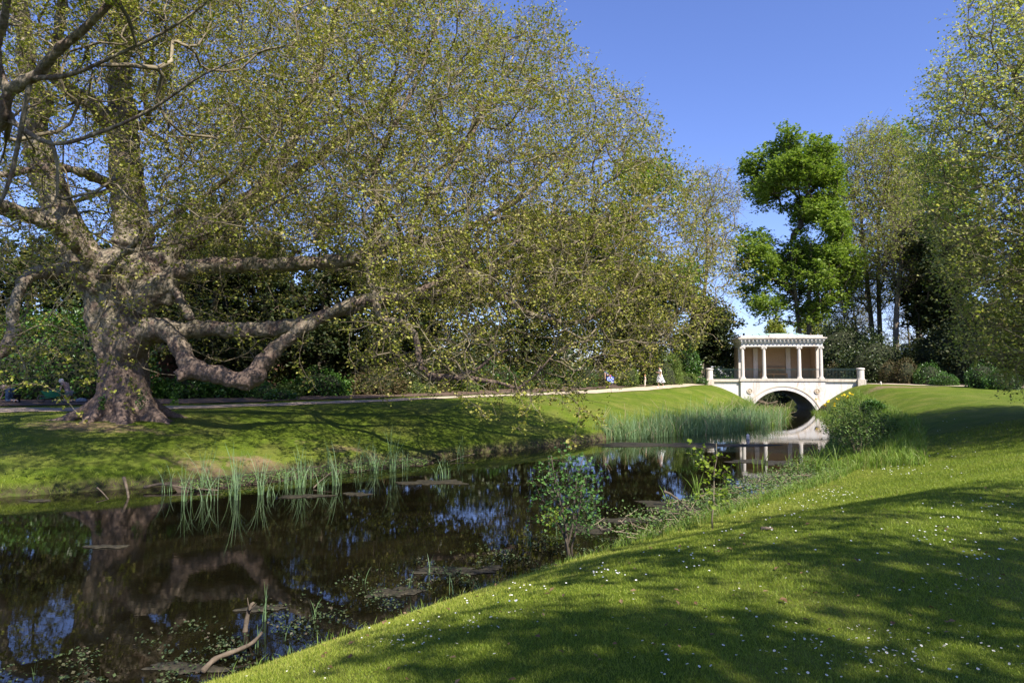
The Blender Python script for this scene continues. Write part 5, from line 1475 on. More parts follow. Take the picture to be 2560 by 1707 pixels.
# sword-like tufts in the shallows of the near bank and before the right bank
TF = [(610, 1425, 90, 5), (600, 1485, 75, 4), (655, 1470, 65, 3), (725, 1420, 80, 4), (560, 1500, 60, 5), (830, 1340, 45, 3), (945, 1350, 50, 3), (985, 1320, 60, 4), (1040, 1365, 55, 4), (1115, 1375, 55, 4), (665, 1500, 40, 4), (75, 1560, 60, 4), (1215, 1255, 60, 5), (1280, 1230, 50, 4), (1440, 1340, 50, 4)]
for i_, (x_, y_, h_, n_) in enumerate(TF):
    c = on_water(x_, y_); s_ = c[1] * K / F; q_ = np.random.default_rng(300 + i_)
    mb = MB(); pp = np.column_stack([q_.normal(size=n_) * .03, q_.normal(size=n_) * .03, np.full(n_, -.03)])
    blades(mb, pp, h_ * s_ * q_.uniform(.6, 1.1, n_), .010, q_.uniform(.05, .4, n_), .4 + .5 * q_.random(n_), 4)
    o = mb.build("reed_tuft", M['reed'], loc=c); tag(o, "thin few bladed reed tuft off the near bank, %s counting from the left" % ORD[sorted(range(len(TF)), key=lambda k: TF[k][0]).index(i_)], "reed tuft", "thin reed tufts off the near bank")
TF2 = [(1595, 1150, 80, 14), (1655, 1165, 60, 10), (1545, 1165, 60, 9), (1735, 1075, 42, 8), (1760, 1072, 45, 9), (1815, 1070, 55, 8), (1850, 1070, 50, 8), (1880, 1090, 75, 22), (1920, 1090, 80, 24), (1700, 1075, 30, 5), (1835, 1070, 52, 6), (1240, 1545, 0, 0)]
for i_, (x_, y_, h_, n_) in enumerate(TF2):
    if not n_: continue
    c = on_water(x_, y_); s_ = c[1] * K / F; q_ = np.random.default_rng(330 + i_)
    mb = MB(); pp = np.column_stack([q_.normal(size=n_) * .08, q_.normal(size=n_) * .08, np.full(n_, -.03)])
    blades(mb, pp, h_ * s_ * q_.uniform(.5, 1.1, n_), .020, q_.uniform(.1, .6, n_), .3 + .6 * q_.random(n_), 4)
    o = mb.build("sedge_tuft", M['reed_green'], loc=c)
    tag(o, ["bright sedge tuft beside the bent stick", "sedge tuft right of the small sapling", "leaning sedge tuft left of the bent stick", "little sedge tuft in the pavilion's reflection, left side", "sedge tuft in the pavilion's reflection, left of centre", "upright sedge tuft in the pavilion's reflection, centre",
            "sedge tuft in the pavilion's reflection, right of centre", "broad sedge clump at the water's edge below the shrub", "broad sedge clump with a yellow flower beside it", "tiny sedge tuft left of the reflection", "thin sedge tuft between reflected columns"][i_], "sedge", "sedge tufts off the right bank")

# floating mats
MATS = [(995, 1108, 60, 6, "pale floating algae mat with reed tufts near the left bank"), (1550, 1165, 75, 14, "brown floating mat off the herb bank"), (245, 1256, 38, 4, "thin grey mat across the reflected bole"), (1440, 1195, 50, 7, "thin mat left of the brown one by the herb bank"), (1030, 1312, 62, 10, "dark weed mat above the blue sky reflection"),
        (1130, 1305, 26, 4, "round weed mat right of the dark one in mid water"), (700, 1140, 45, 4, "small mat under the tallest cattails"), (905, 1360, 45, 12, "dark weed mat left of the largest one in mid water"), (820, 1135, 30, 3, "tiny mat between the cattail reflections"), (1560, 1022, 150, 6, "long grey raft of reed litter along the reed bed's foot"), (1760, 1062, 60, 7, "grey mat under the pavilion's reflected cornice"),
        (1990, 970, 30, 3, "small dark mat left of the right bank shrub"), (1350, 1215, 60, 8, "ragged mat left of the alder sapling's roots"), (600, 1398, 42, 7, "muddy mat around the short upright log"), (430, 1535, 80, 11, "muddy mat by the curved log, bottom left"), (90, 1090 + 60, 30, 2, "sliver of scum under the left bank")]
for i_, (x_, y_, wx, wy, lab_) in enumerate(MATS):
    c = on_water(x_, y_); rx = wx * K * c[1] / F; ry = wy * K * c[1] ** 2 / F / 3.0
    n_ = 40; th = np.arange(n_) / n_ * 2 * PI; q_ = np.random.default_rng(400 + i_)
    rad = 1 + .30 * np.sin(2 * th + q_.random() * 6) + .22 * np.sin(5 * th + q_.random() * 6) + .16 * np.sin(9 * th + q_.random() * 6) + q_.normal(size=n_) * .10
    v = np.stack([rx * rad * np.cos(th), ry * rad * np.sin(th), np.full(n_, .006)], 1)
    v2 = v * [.93, .93, 1] + [0, 0, .012]; v3 = v * [.4, .4, 1] + [0, 0, .018]
    V = np.concatenate([v, v2, v3, [[0, 0, .02]]]); i = np.arange(n_); j = (i + 1) % n_
    mb = MB().add(V, np.concatenate([np.stack([i, j, n_ + j, n_ + i], 1), np.stack([n_ + i, n_ + j, 2 * n_ + j, 2 * n_ + i], 1)]), np.stack([2 * n_ + i, 2 * n_ + j, np.full(n_, 3 * n_)], 1))
    o = mb.build("algae_mat", M['scum'], smooth=True, loc=(c[0], c[1], 0)); tag(o, lab_, "algae mat", "floating mats on the river")


# logs and sticks
def stick(name, lab, pts, r0, mat='oldwood', cat='log', side=0, seed=0, group=None):
    P = np.array(pts, float); S = spline(P, 5); n = len(S)
    q_ = np.random.default_rng(seed); c = S[0].copy()
    mb = MB(); rr_ = np.linspace(r0, r0 * .55, n) * (1 + .12 * np.sin(np.arange(n) * 1.7))
    tube(mb, S - c, rr_, 9)
    for k_ in range(side):
        i = q_.integers(n // 3, n - 1); d_ = norm(q_.normal(size=3) + [0, 0, .6]); L = r0 * q_.uniform(6, 12)
        tube(mb, [S[i] - c, S[i] - c + d_ * L * .5, S[i] - c + d_ * L + q_.normal(size=3) * r0], [r0 * .4, r0 * .25, r0 * .12], 5)
    o = mb.build(name, M[mat], smooth=True, loc=c); return tag(o, lab, cat, group)


def wp(x, y, z): p = on_water(x, y); return [p[0], p[1], z]


stick("curved_log", "pale curved barkless branch lying in the shallows at bottom left", [wp(465, 1548, .03), wp(495, 1528, .07), wp(540, 1512, .08), wp(578, 1498, .10), wp(600, 1480, .13)], .030, seed=1)
stick("upright_log", "short mossy log sticking up out of the near shallows", [wp(562, 1450, -.05), wp(566, 1447, .12), wp(574, 1444, .26), wp(582, 1442, .30)], .032, seed=2, side=3)
stick("bent_stick", "pale bent stick arching out of the herb bank", [wp(1525, 1165, .36), wp(1540, 1165, .30), wp(1565, 1172, .18), wp(1590, 1185, .08)], .035, seed=3)
stick("short_stick", "short pale stick lying in the herbs right of the small sapling", [wp(1690, 1150, .05), wp(1720, 1155, .10), wp(1750, 1150, .08)], .03, seed=4, side=2)
stick("forked_stick", "reddish stub standing out of the water under the left bank", [wp(283, 1135, .42), wp(290, 1138, .22), wp(296, 1143, -.05)], .045, 'oldwood', 'stick', seed=5)
stick("thin_stick", "thin stick dipping into the water left of the reddish stub", [wp(222, 1136, .18), wp(235, 1140, .10), wp(252, 1147, -.03)], .02, 'oldwood', 'stick', seed=6)
stick("mossy_branch", "thin fallen branch lying on the mud below the cattails", [wp(330, 1128, .10), wp(370, 1124, .14), wp(430, 1128, .08), wp(500, 1130, .05)], .04, seed=7, side=3)
stick("dead_branch", "spiky dead branch poking out at the foot of the far bank", [wp(1090, 1052, .15), wp(1060, 1056, .10), wp(1030, 1062, .03)], .018, seed=8, side=4, cat='stick')
stick("dark_stick", "dark stick leaning out of the leafy mud bank", [wp(720, 1122, .02), wp(740, 1114, .16), wp(765, 1105, .30)], .02, seed=9, side=2, cat='stick')
o = stick("pine_cone", "brown fallen twig bundle lying on the near lawn", [list(on_ground(1750, 1218) + [0, 0, .02]), list(on_ground(1762, 1219) + [0, 0, .03]), list(on_ground(1776, 1218) + [0, 0, .02])], .028, seed=10, side=0, cat='twig')
o.name = "fallen_twigs"


mb = MB(); q_ = np.random.default_rng(88)
xy = scatter_band([(2.2, 12.6), (5.3, 15.9), (9.5, 20.5)], 130, -1.3, .1, 89, 'R')
for x_, y_ in xy:
    a_ = q_.uniform(0, PI); L_ = q_.uniform(.15, .5); d_ = np.array([math.cos(a_), math.sin(a_), q_.uniform(-.1, .5)]) * L_; c_ = np.array([x_, y_, .06])
    tube(mb, [c_ - d_ * .5 + [0, 0, .04], c_ + q_.normal(size=3) * .02, c_ + d_ * .5 + [0, 0, .03]], [.009, .007, .004], 4, cap=False)
o = mb.build("twig_litter", plain('pale_litter', (.26, .20, .14), .9)); tag(o, "pale dead twigs tangled among the herbs of the right margin", "twigs", kind='stuff')

# ------------------------------------------------------------------ saplings and waterside shrubs
def sapling(name, lab, cat, foot, Y, stems, seed, n, ls, leafm, r=.02, spread=.3, h=1.6, nleaf=3, zf=None, barkm='dark_twig', twl=.14, up=.5):
    q_ = np.random.default_rng(seed)
    x0, y0, z0 = foot
    root = empty(name, (0, 0, 0), 0, lab, cat)
    mb = MB(); skel = []; par = []; rad = []
    for k in range(stems):
        a = q_.uniform(0, 2 * PI); hh = h * q_.uniform(.75, 1.05); d = spread * q_.uniform(.3, 1)
        P = np.array([[x0 + math.cos(a) * d * t ** 1.3 * hh * .6 + .02 * k, y0 + math.sin(a) * d * t ** 1.3 * hh * .5, z0 + hh * t] for t in np.linspace(0, 1, 7)])
        P[1:] += q_.normal(size=(6, 3)) * .012 * h
        R = np.linspace(r, r * .25, 7)
        tube(mb, P, R, 7); off = len(skel); par += [-1] + [off + i_ for i_ in range(6)]; skel += list(P); rad += list(R)
    mb.build("stem", M[barkm], root, smooth=True)
    g = norm(q_.normal(size=(n, 3))) * (q_.random(n) ** .45)[:, None]
    T = np.array([x0, y0, z0 + h * .60]) + g * np.array([spread * h * .9, spread * h * .7, h * .42])
    pos, pr, rr_, ns = grow(np.array(skel), par, T, .5, r * .06, .42)
    branch_mesh(pos, pr, np.concatenate([np.array(rad), rr_[ns:]]), ns, M[barkm], "branches", root)["kind"] = "stuff"
    sprays(pos, pr, ns, 2, twl, nleaf, ls, M[leafm], M[barkm], root, up=up, aspect=.8, twr=r * .06, twigs=True, names=('twigs', 'foliage'), grav=.15)
    return root


f_ = on_water(1303, 1282); sapling("alder_sapling", "leafy young alder with several dark stems standing at the near water edge", "sapling", (f_[0], f_[1], -.05), 0, 5, 501, 260, .062, 'sapling_leaf', .022, .42, 1.80, 2)
f_ = on_ground(1637, 1215); sapling("thin_sapling", "thin young sapling with bright yellow green leaves before the reflection", "sapling", (f_[0], f_[1], f_[2] - .05), 0, 1, 502, 30, .085, 'young_leaf', .018, .22, 1.85, 3, barkm='twig', twl=.16)
f_ = on_ground(2010, 1050); sapling("willow_shrub", "tall leafy shrub leaning over the water in front of the arch's right side", "shrub", (f_[0] - .5, f_[1] + .3, .1), 0, 8, 503, 560, .06, 'willow_leaf', .02, .62, 2.0, 4, barkm='twig', twl=.22)
f_ = on_water(1985, 1035); sapling("willow_shrub", "lower leafy shrub filling the right bank below the tall one", "shrub", (f_[0] + 1.0, f_[1] + .5, .0), 0, 6, 504, 420, .065, 'willow_leaf', .02, .7, 1.3, 4, barkm='twig', twl=.22)
f_ = on_ground(2028, 955); sapling("bramble_bush", "dark green bramble hump where the right bank meets the lawn", "bush", (f_[0] - .3, f_[1] + .5, f_[2] - .1), 0, 6, 505, 420, .10, 'laurel_leaf', .02, .75, .9, 5, twl=.2)
f_ = on_ground(1690, 960); sapling("bramble_bush", "dark green clump at the foot of the bridge's left abutment", "bush", (f_[0], f_[1] - 1, f_[2] - .1), 0, 5, 506, 200, .11, 'laurel_leaf', .02, .9, .75, 5, twl=.2)
# small leafy tangle left of the alder
f_ = on_water(1215, 1205); sapling("water_sprig", "low yellowish leafy sprig reaching over the water left of the alder", "plant", (f_[0] + .5, f_[1], -.03), 0, 4, 507, 50, .055, 'young_leaf', .01, .9, .35, 3, twl=.12)
# ivy and ferns at the bole's foot
for (x_, y_, s_, lab_) in [(325, 915, .5, "small ivy clump climbing the foot of the great bole"), (235, 925, .35, "tiny fern in the cleft at the left of the bole"), (400, 915, .35, "patch of ivy on the right root of the bole")]:
    c = D(x_, y_, 23.25); n_ = 130; g = norm(rng.normal(size=(n_, 3))) * (rng.random(n_) ** .5)[:, None] * np.array([.22, .16, .5]) * s_ * 1.6
    mb = MB(); leaves(mb, g, .075, .4, rng.random(n_), .8)
    o = mb.build("ivy", M['laurel_leaf'], loc=c); tag(o, lab_, "ivy", kind='stuff')

# yellow flag irises
IR = [(1955, 905), (1947, 912), (1925, 918), (1938, 908), (1900, 922), (1918, 928), (1875, 915), (1894, 930)]
for i_, (x_, y_) in enumerate(IR):
    c = D(x_, y_, 53.0 + .25 * i_); gz = H(c[0], c[1])
    root = empty("yellow_iris", (c[0], c[1], 0), 0, "yellow flag iris in bloom before the arch, %s of the eight from the left" % ORD[sorted(range(len(IR)), key=lambda k: IR[k][0]).index(i_)], "flower", "yellow irises in front of the bridge")
    mb = MB(); tube(mb, [[0, 0, gz], [.02, 0, (gz + c[2]) / 2], [0, 0, c[2]]], [.015, .012, .01], 5); mb.build("stem", M['reed_green'], root)
    mb = MB(); n_ = 7; leaves(mb, np.tile([[0, 0, c[2]]], (n_, 1)) + rng.normal(size=(n_, 3)) * .03, .17, .3, aspect=.8); mb.build("petals", M['yellow_petal'], root)
    mb = MB(); blades(mb, np.column_stack([rng.normal(size=8) * .1, rng.normal(size=8) * .1, np.full(8, gz)]), (c[2] - gz) * .9, .035, .2, .4 + .4 * rng.random(8), 3); mb.build("leaf_blades", M['reed'], root)
for (x_, y_, lab_) in [(1932, 1063, "single yellow marsh flower at the edge of the right bank"), (2055, 1005, "yellow dandelion in the grass at the top of the right bank")]:
    c = on_ground(x_, y_); mb = MB(); leaves(mb, np.tile(c, (10, 1)) + rng.normal(size=(10, 3)) * .035 + [0, 0, .14], .10, .5, aspect=.8)
    tube(mb, [c, c + [0, 0, .13]], [.01, .008], 4)
    o = mb.build("yellow_flower", M['yellow_petal']); tag(o, lab_, "flower")

# ------------------------------------------------------------------ daisies
dm_ = MB()
n_ = 9; th = np.arange(n_ * 2) / (n_ * 2) * 2 * PI
rr_ = np.where(np.arange(n_ * 2) % 2 == 0, 1.0, .72)
v = np.column_stack([np.cos(th) * rr_, np.sin(th) * rr_, np.full(n_ * 2, .12)]); v = np.concatenate([v, [[0, 0, 0]]])
i = np.arange(n_ * 2); dm_.add(v * .0125, t=np.stack([np.full(n_ * 2, n_ * 2), i, (i + 1) % (n_ * 2)], 1), m=0, a=np.full(len(v), .5))
v = np.column_stack([np.cos(th[::3]) * .32, np.sin(th[::3]) * .32, np.full(6, .16)]); v = np.concatenate([v, [[0, 0, .28]]]); i = np.arange(6)
dm_.add(v * .0125, t=np.stack([i, (i + 1) % 6, np.full(6, 6)], 1), m=1)
v = np.array([[-.08, 0, 0], [.08, 0, 0], [0, .08, 0], [0, 0, -2.6]]); dm_.add(v * .0125, t=[[0, 1, 3], [1, 2, 3], [2, 0, 3]], m=2)
daisy = dm_.mesh("daisy", [M['white_petal'], M['grass_yellow'], M['grass_blade']])
q_ = np.random.default_rng(77)
pts = []
# clusters in d coordinates: centre, spread, count
for (cx_, cy_, sx, sy, n_) in [(a_, b_, c_, d_, int(n__ * .85)) for (a_, b_, c_, d_, n__) in [(930, 1478, 45, 16, 42), (1090, 1435, 40, 10, 22), (1000, 1445, 40, 8, 14), (1170, 1395, 60, 12, 24), (1240, 1355, 30, 10, 12), (1390, 1325, 35, 8, 22), (1560, 1275, 60, 16, 16), (1700, 1225, 60, 20, 16), (1870, 1150, 60, 14, 30), (1800, 1175, 60, 14, 22), (1930, 1133, 30, 6, 20),
                               (2130, 1060, 60, 16, 34), (2060, 1080, 40, 10, 24), (2240, 1180, 50, 16, 24), (2120, 1235, 70, 20, 20), (2280, 1250, 60, 24, 20), (2230, 1310, 80, 30, 22), (2160, 1345, 80, 30, 20), (1900, 1500, 130, 30, 50), (2080, 1530, 130, 28, 60), (1990, 1470, 120, 26, 34), (2240, 1480, 80, 30, 22),
                               (1700, 1545, 140, 16, 22), (1780, 1420, 120, 50, 16), (1500, 1400, 200, 50, 18), (1300, 1480, 200, 40, 18), (1650, 1300, 150, 40, 16), (2000, 1320, 200, 60, 24), (720, 1545, 90, 14, 12), (1560, 1225, 60, 10, 8), (2200, 980, 80, 16, 14)]]:
    x = q_.normal(cx_, sx, n_); y = q_.normal(cy_, sy, n_); pts += list(zip(x, y))
pts = [p for p in pts if 1 < p[0] < 2351 and 940 < p[1] < 1567]
P3 = []
for (x, y) in pts:
    g_ = on_ground(x, y)
    if g_[2] > .12 and g_[1] < 45 and pl_dist(g_[0], g_[1], RSH) > .35: P3.append(g_)
P3 = np.array(P3); P3[:, 2] = terrain(P3[:, 0], P3[:, 1]); P3 = P3[np.argsort(P3[:, 1])]
k1 = min(300, len(P3))
for i_ in range(k1):
    o = bpy.data.objects.new("daisy", daisy); COL.objects.link(o)
    p = P3[i_]; s_ = q_.uniform(.5, .85) * (1 + .15 * max(0, p[1] - 8) / 8)
    o.location = (p[0], p[1], p[2] + .034 * s_); o.scale = (s_,) * 3; o.rotation_euler = (q_.normal() * .25 + .15, q_.normal() * .25, q_.uniform(0, 6))
    tag(o, "small white daisy with a yellow eye open in the near lawn", "daisy", "daisies scattered over the near lawn")
if len(P3) > k1:
    rest = P3[k1:]; n_ = len(rest); R_ = .0095 * (1 + .05 * np.maximum(rest[:, 1] - 8, 0)) * q_.uniform(.8, 1.2, n_); m_ = 8
    th = np.arange(m_) / m_ * 2 * PI
    V = rest[:, None] + np.stack([np.cos(th), np.sin(th), .25 * np.sin(th)], 1)[None] * R_[:, None, None] + [0, 0, .05]
    V = np.concatenate([V, rest[:, None] + [0, 0, .045]], 1).reshape(-1, 3); i = np.arange(m_)
    t = np.stack([np.full(m_, m_), i, (i + 1) % m_], 1)[None] + np.arange(n_)[:, None, None] * (m_ + 1)
    o = MB().add(V, t=t.reshape(-1, 3), a=np.full(len(V), .5)).build("distant_daisies", M['white_petal']); tag(o, "far daisies speckling the lawn beyond the near ones", "daisies", kind='stuff')
# fallen leaves
mb = MB(); g_ = lawn_points(160, 4, 14, -.3, .75, 78); g_[:, 2] += .03
leaves(mb, g_, .05, 1.2, rng.random(len(g_)), .6); o = mb.build("fallen_leaves", M['dry_leaf']); tag(o, "scattered dead brown leaves on the near lawn", "leaves", kind='stuff')


# ------------------------------------------------------------------ people
def skin(name, V, E, R, mat, parent, sub=1):
    me = bpy.data.meshes.new(name); me.from_pydata([tuple(v) for v in V], E, [])
    o = bpy.data.objects.new(name, me); COL.objects.link(o); o.parent = parent
    me.materials.append(mat)
    o.modifiers.new("skin", 'SKIN')
    for i, r in enumerate(R):
        sv = me.skin_vertices[0].data[i]
        sv.radius = (r, r) if np.isscalar(r) else r
        sv.use_root = (i == 0)
    m = o.modifiers.new("sub", 'SUBSURF'); m.levels = sub; m.render_levels = sub
    for p in me.polygons: p.use_smooth = True
    return o


SKIN = plain('skin', (.50, .31, .22), .6); HAIRD = plain('dark_hair', (.03, .02, .016), .6); HAIRL = plain('fair_hair', (.42, .23, .10), .6)
WHITE = plain('white_cotton', (.78, .77, .75), .8); DENIM = plain('denim', (.045, .08, .14), .8); GREYC = plain('grey_cloth', (.25, .22, .21), .8); TAUPE = plain('taupe_shirt', (.24, .17, .15), .85); BOOT = plain('boot', (.05, .045, .04), .6)


def print_mat():
    m, nt, out = new_mat('leaf_print'); p = nd(nt, "ShaderNodeBsdfPrincipled")
    tc = nt.nodes.new("ShaderNodeTexCoord")
    nt.links.new(ramp(nt, noise(nt, 5.5, 2, .5, tc.outputs["Object"], 1.5), [(.50, (.80, .80, .78)), (.53, (.02, .02, .025))]), p.inputs["Base Color"]); p.inputs["Roughness"].default_value = .8
    nt.links.new(p.outputs[0], out.inputs[0]); return m


def hand(V, E, R, wi, wrist, d, up, s=1.0):
    """palm and five fingers growing on from wrist vertex wi"""
    d = norm(np.array(d, float)); up = np.array(up, float); sd = norm(np.cross(d, up)); up = np.cross(sd, d)
    w = np.array(wrist, float)
    V.append(w + d * .05 * s); R.append(.024 * s); E.append((wi, len(V) - 1)); pi = len(V) - 1
    V.append(w + d * .09 * s); R.append(.020 * s); E.append((pi, len(V) - 1)); ki = len(V) - 1
    for k, (o_, l_) in enumerate([(-.028, .055), (-.010, .068), (.010, .064), (.028, .050)]):
        a = w + (d * .10 + sd * o_) * s; b = a + (d * l_ * .5 - up * .008) * s; c = b + (d * l_ * .45 - up * .022) * s
        V.append(a); R.append(.0088 * s); E.append((ki, len(V) - 1))
        V.append(b); R.append(.0080 * s); E.append((len(V) - 2, len(V) - 1))
        V.append(c); R.append(.0068 * s); E.append((len(V) - 2, len(V) - 1))
    a = w + (d * .045 - sd * .034) * s; V.append(a); R.append(.011 * s); E.append((pi, len(V) - 1))
    V.append(a + (d * .03 - sd * .022 - up * .012) * s); R.append(.009 * s); E.append((len(V) - 2, len(V) - 1))


def person(name, lab, loc, rz, J, s=1.0, skinm=SKIN, hair=HAIRD, top=WHITE, legs=None, shoes=None, extra=None, hat=None, sleeves=True):
    """J: joints in metres (x forward). One continuous skinned body, clothes as children."""
    root = empty(name, loc, rz, lab, "person")
    V = []; E = []; R = []
    idx = {}
    def add(n, r, par=None):
        V.append(np.array(J[n], float)); R.append(r * s); idx[n] = len(V) - 1
        if par: E.append((idx[par], idx[n]))
    add('pelvis', .115); add('belly', .105, 'pelvis'); add('chest', .125, 'belly'); add('collar', .075, 'chest'); add('neck', .048, 'collar'); add('jaw', .065, 'neck'); add('head', .088, 'jaw'); add('crown', .062, 'head')
    hd = norm(np.array(J['face'], float))
    V.append(np.array(J['jaw']) * .35 + np.array(J['head']) * .65 + hd * .105 * s); R.append(.013 * s); E.append((idx['jaw'], len(V) - 1))
    for a in 'lr':
        add('sh' + a, .055, 'collar'); add('el' + a, .040, 'sh' + a); add('wr' + a, .026, 'el' + a)
        hand(V, E, R, idx['wr' + a], J['wr' + a], np.array(J['wr' + a]) - np.array(J['el' + a]), (0, 0, 1), s)
        add('hp' + a, .095, 'pelvis'); add('kn' + a, .056, 'hp' + a); add('an' + a, .036, 'kn' + a); add('to' + a, .030, 'an' + a)
    skin("body", V, E, R, skinm, root)
    g = 1.16
    # top: torso and upper arms
    names = ['pelvis', 'belly', 'chest', 'collar']; tv = [J[n] for n in names]; tr = [.128 * s, .122 * s, .142 * s, .085 * s]; te = [(0, 1), (1, 2), (2, 3)]
    for a in 'lr':
        k = len(tv); tv += [J['sh' + a], (np.array(J['sh' + a]) * .4 + np.array(J['el' + a]) * .6)]; tr += [.066 * s, .056 * s]; te += [(3, k), (k, k + 1)]
    skin("shirt", tv, te, tr, top, root)
    if legs is not None:
        lv = [J['pelvis']]; lr = [.135 * s]; le = []
        for a in 'lr':
            k = len(lv); lv += [J['hp' + a], J['kn' + a], np.array(J['kn' + a]) * .2 + np.array(J['an' + a]) * .8]; lr += [.112 * s, .075 * s, .058 * s]; le += [(0, k), (k, k + 1), (k + 1, k + 2)]
        skin("trousers", lv, le, lr, legs, root)
    if shoes is not None:
        for a in 'lr':
            an, to = np.array(J['an' + a], float), np.array(J['to' + a], float)
            skin("shoe", [an + (an - to) * .25 + [0, 0, -.01], an * .5 + to * .5 + [0, 0, -.01], to], [(0, 1), (1, 2)], [.042 * s, .045 * s, .034 * s], shoes, root)
    # hair cap
    h, c = np.array(J['head'], float), np.array(J['crown'], float)
    mbh = MB(); up_ = norm(c - np.array(J['jaw'])); o_ = h - hd * .022 * s + up_ * .030 * s
    th = np.linspace(0, PI, 9); ph = np.arange(16) / 16 * 2 * PI
    vv = np.array([[math.sin(t) * math.cos(p), math.sin(t) * math.sin(p), math.cos(t)] for t in th for p in ph]) * .116 * s
    vv[:, 2] *= 1.05
    ii = (np.arange(8)[:, None] * 16 + np.arange(16)[None]).ravel(); jj = (np.arange(8)[:, None] * 16 + (np.arange(16)[None] + 1) % 16).ravel()
    mbh.add(vv + o_, np.stack([ii, ii + 16, jj + 16, jj], 1)); mbh.build("hair" if hat is None else "cap", hair if hat is None else hat, root, smooth=True)
    for sgn in (-1, 1):   # eyes
        mbe = MB(); side = norm(np.cross(hd, up_)); lathe(mbe, tuple(h + hd * .083 * s + side * sgn * .03 * s - up_ * .012 * s), [(.001, -.008), (.009, 0), (.001, .008)], 8); mbe.build("eye", BOOT, root)
    if extra: extra(root, J, s)
    return root


# woman in white walking left along the path
wx = float(at(1651, 974, 51.5)[0]); 
def skirt(root, J, s):
    n = 28; th = np.arange(n) / n * 2 * PI; V = []
    for t in np.linspace(0, 1, 7):
        r = .135 + .15 * t; f = 1 + .10 * t * np.sin(6 * th + 1)
        V.append(np.stack([.02 - .07 * t ** 2 + (r * 1.15 * f) * np.cos(th), (r * .85 * f) * np.sin(th), 1.02 - .60 * t + 0 * th + .03 * t * np.sin(3 * th)], 1))
    V = np.concatenate(V); i = np.arange(n); j = (i + 1) % n
    q = np.concatenate([np.stack([k * n + i, k * n + j, (k + 1) * n + j, (k + 1) * n + i], 1) for k in range(6)])
    MB().add(V, q).build("skirt", print_mat(), root, smooth=True)
    mb = MB(); hn = np.array(J['head'], float); lathe(mb, tuple(hn + [-.09, 0, -.13]), [(.02, -.12), (.06, -.05), (.075, .05), (.03, .12)], 10, sx=.8); mb.build("hair_length", HAIRD, root, smooth=True)
    mb = MB(); box(mb, (.31, .0, 1.22), (.012, .07, .14)); mb.build("phone", BOOT, root)


JW = dict(pelvis=(0, 0, .93), belly=(0, 0, 1.08), chest=(.01, 0, 1.24), collar=(.01, 0, 1.37), neck=(.02, 0, 1.44), jaw=(.05, 0, 1.50), head=(.05, 0, 1.565), crown=(.04, 0, 1.63), face=(1, 0, -.3),
          shl=(0, .16, 1.36), ell=(-.04, .2, 1.10), wrl=(.19, .10, 1.16), shr=(0, -.16, 1.36), elr=(-.04, -.2, 1.10), wrr=(.19, -.10, 1.16),
          hpl=(0, .09, .88), knl=(.13, .08, .50), anl=(.16, .08, .08), tol=(.29, .08, .04), hpr=(0, -.09, .88), knr=(-.05, -.08, .50), anr=(-.30, -.08, .13), tor=(-.22, -.08, .04))
person("person", "dark haired woman in a white top and black patterned white skirt walking along the path", (wx, 51.5, H(wx, 51.5) + .03), PI, JW, 1.0, top=WHITE, shoes=WHITE, extra=skirt)
# toddler ahead of her
cx_ = float(at(1613, 973, 53.5)[0])
JC = {k: tuple(np.array(v) * np.array([.50, .56, .55])) for k, v in JW.items()}
JC.update(head=(.02, 0, .86), crown=(.015, 0, .92), jaw=(.025, 0, .80), neck=(.01, 0, .76), face=(1, 0, -.1), wrl=(.06, .13, .48), wrr=(.04, -.13, .48), ell=(0, .13, .60), elr=(0, -.13, .60), anl=(.03, .05, .05), knl=(.03, .05, .26), tol=(.10, .05, .03), anr=(-.03, -.05, .05), knr=(0, -.05, .26), tor=(.04, -.05, .03))
person("person", "small fair haired toddler in pale clothes standing on the path ahead of the woman", (cx_, 53.5, H(cx_, 53.5) + .03), PI, JC, .62, hair=HAIRL, top=plain('cream_top', (.70, .62, .52)), legs=plain('cream_shorts', (.66, .58, .48)), shoes=GREYC)


# carrier of the blue bag
bx_ = float(at(1520, 978, 50.5)[0])
def no_extra(root, J, s): pass


JB = dict(pelvis=(0, 0, .88), belly=(.06, 0, 1.02), chest=(.14, 0, 1.15), collar=(.22, 0, 1.25), neck=(.27, 0, 1.30), jaw=(.33, 0, 1.33), head=(.37, 0, 1.38), crown=(.40, 0, 1.44), face=(1, 0, -.6),
          shl=(.2, .17, 1.24), ell=(.16, .24, 1.0), wrl=(.16, .26, .80), shr=(.2, -.17, 1.24), elr=(.16, -.24, 1.0), wrr=(.12, -.30, .86),
          hpl=(0, .09, .84), knl=(.08, .09, .46), anl=(.02, .09, .07), tol=(.14, .09, .04), hpr=(0, -.09, .84), knr=(0, -.09, .46), anr=(-.06, -.09, .07), tor=(.06, -.09, .04))
pb = person("person", "person in grey top and dark trousers stooping over a blue bag in the tree's shade", (bx_, 50.5, H(bx_, 50.5) + .03), PI * .9, JB, 1.0, top=plain('slate_top', (.12, .15, .22)), legs=BOOT, shoes=BOOT)
bag = empty("shopping_bag", (bx_ + .12, 50.05, H(bx_, 50.5) + .42), .2, "bright blue carrier bag with white print held by the stooping person", "bag")


def bagmat():
    m, nt, out = new_mat('blue_print'); p = nd(nt, "ShaderNodeBsdfPrincipled"); tc = nt.nodes.new("ShaderNodeTexCoord")
    nt.links.new(ramp(nt, noise(nt, 9, 2, .5, tc.outputs["Object"], .6), [(.50, (.015, .06, .62)), (.56, (.55, .65, .85))]), p.inputs["Base Color"]); p.inputs["Roughness"].default_value = .4
    nt.links.new(p.outputs[0], out.inputs[0]); return m


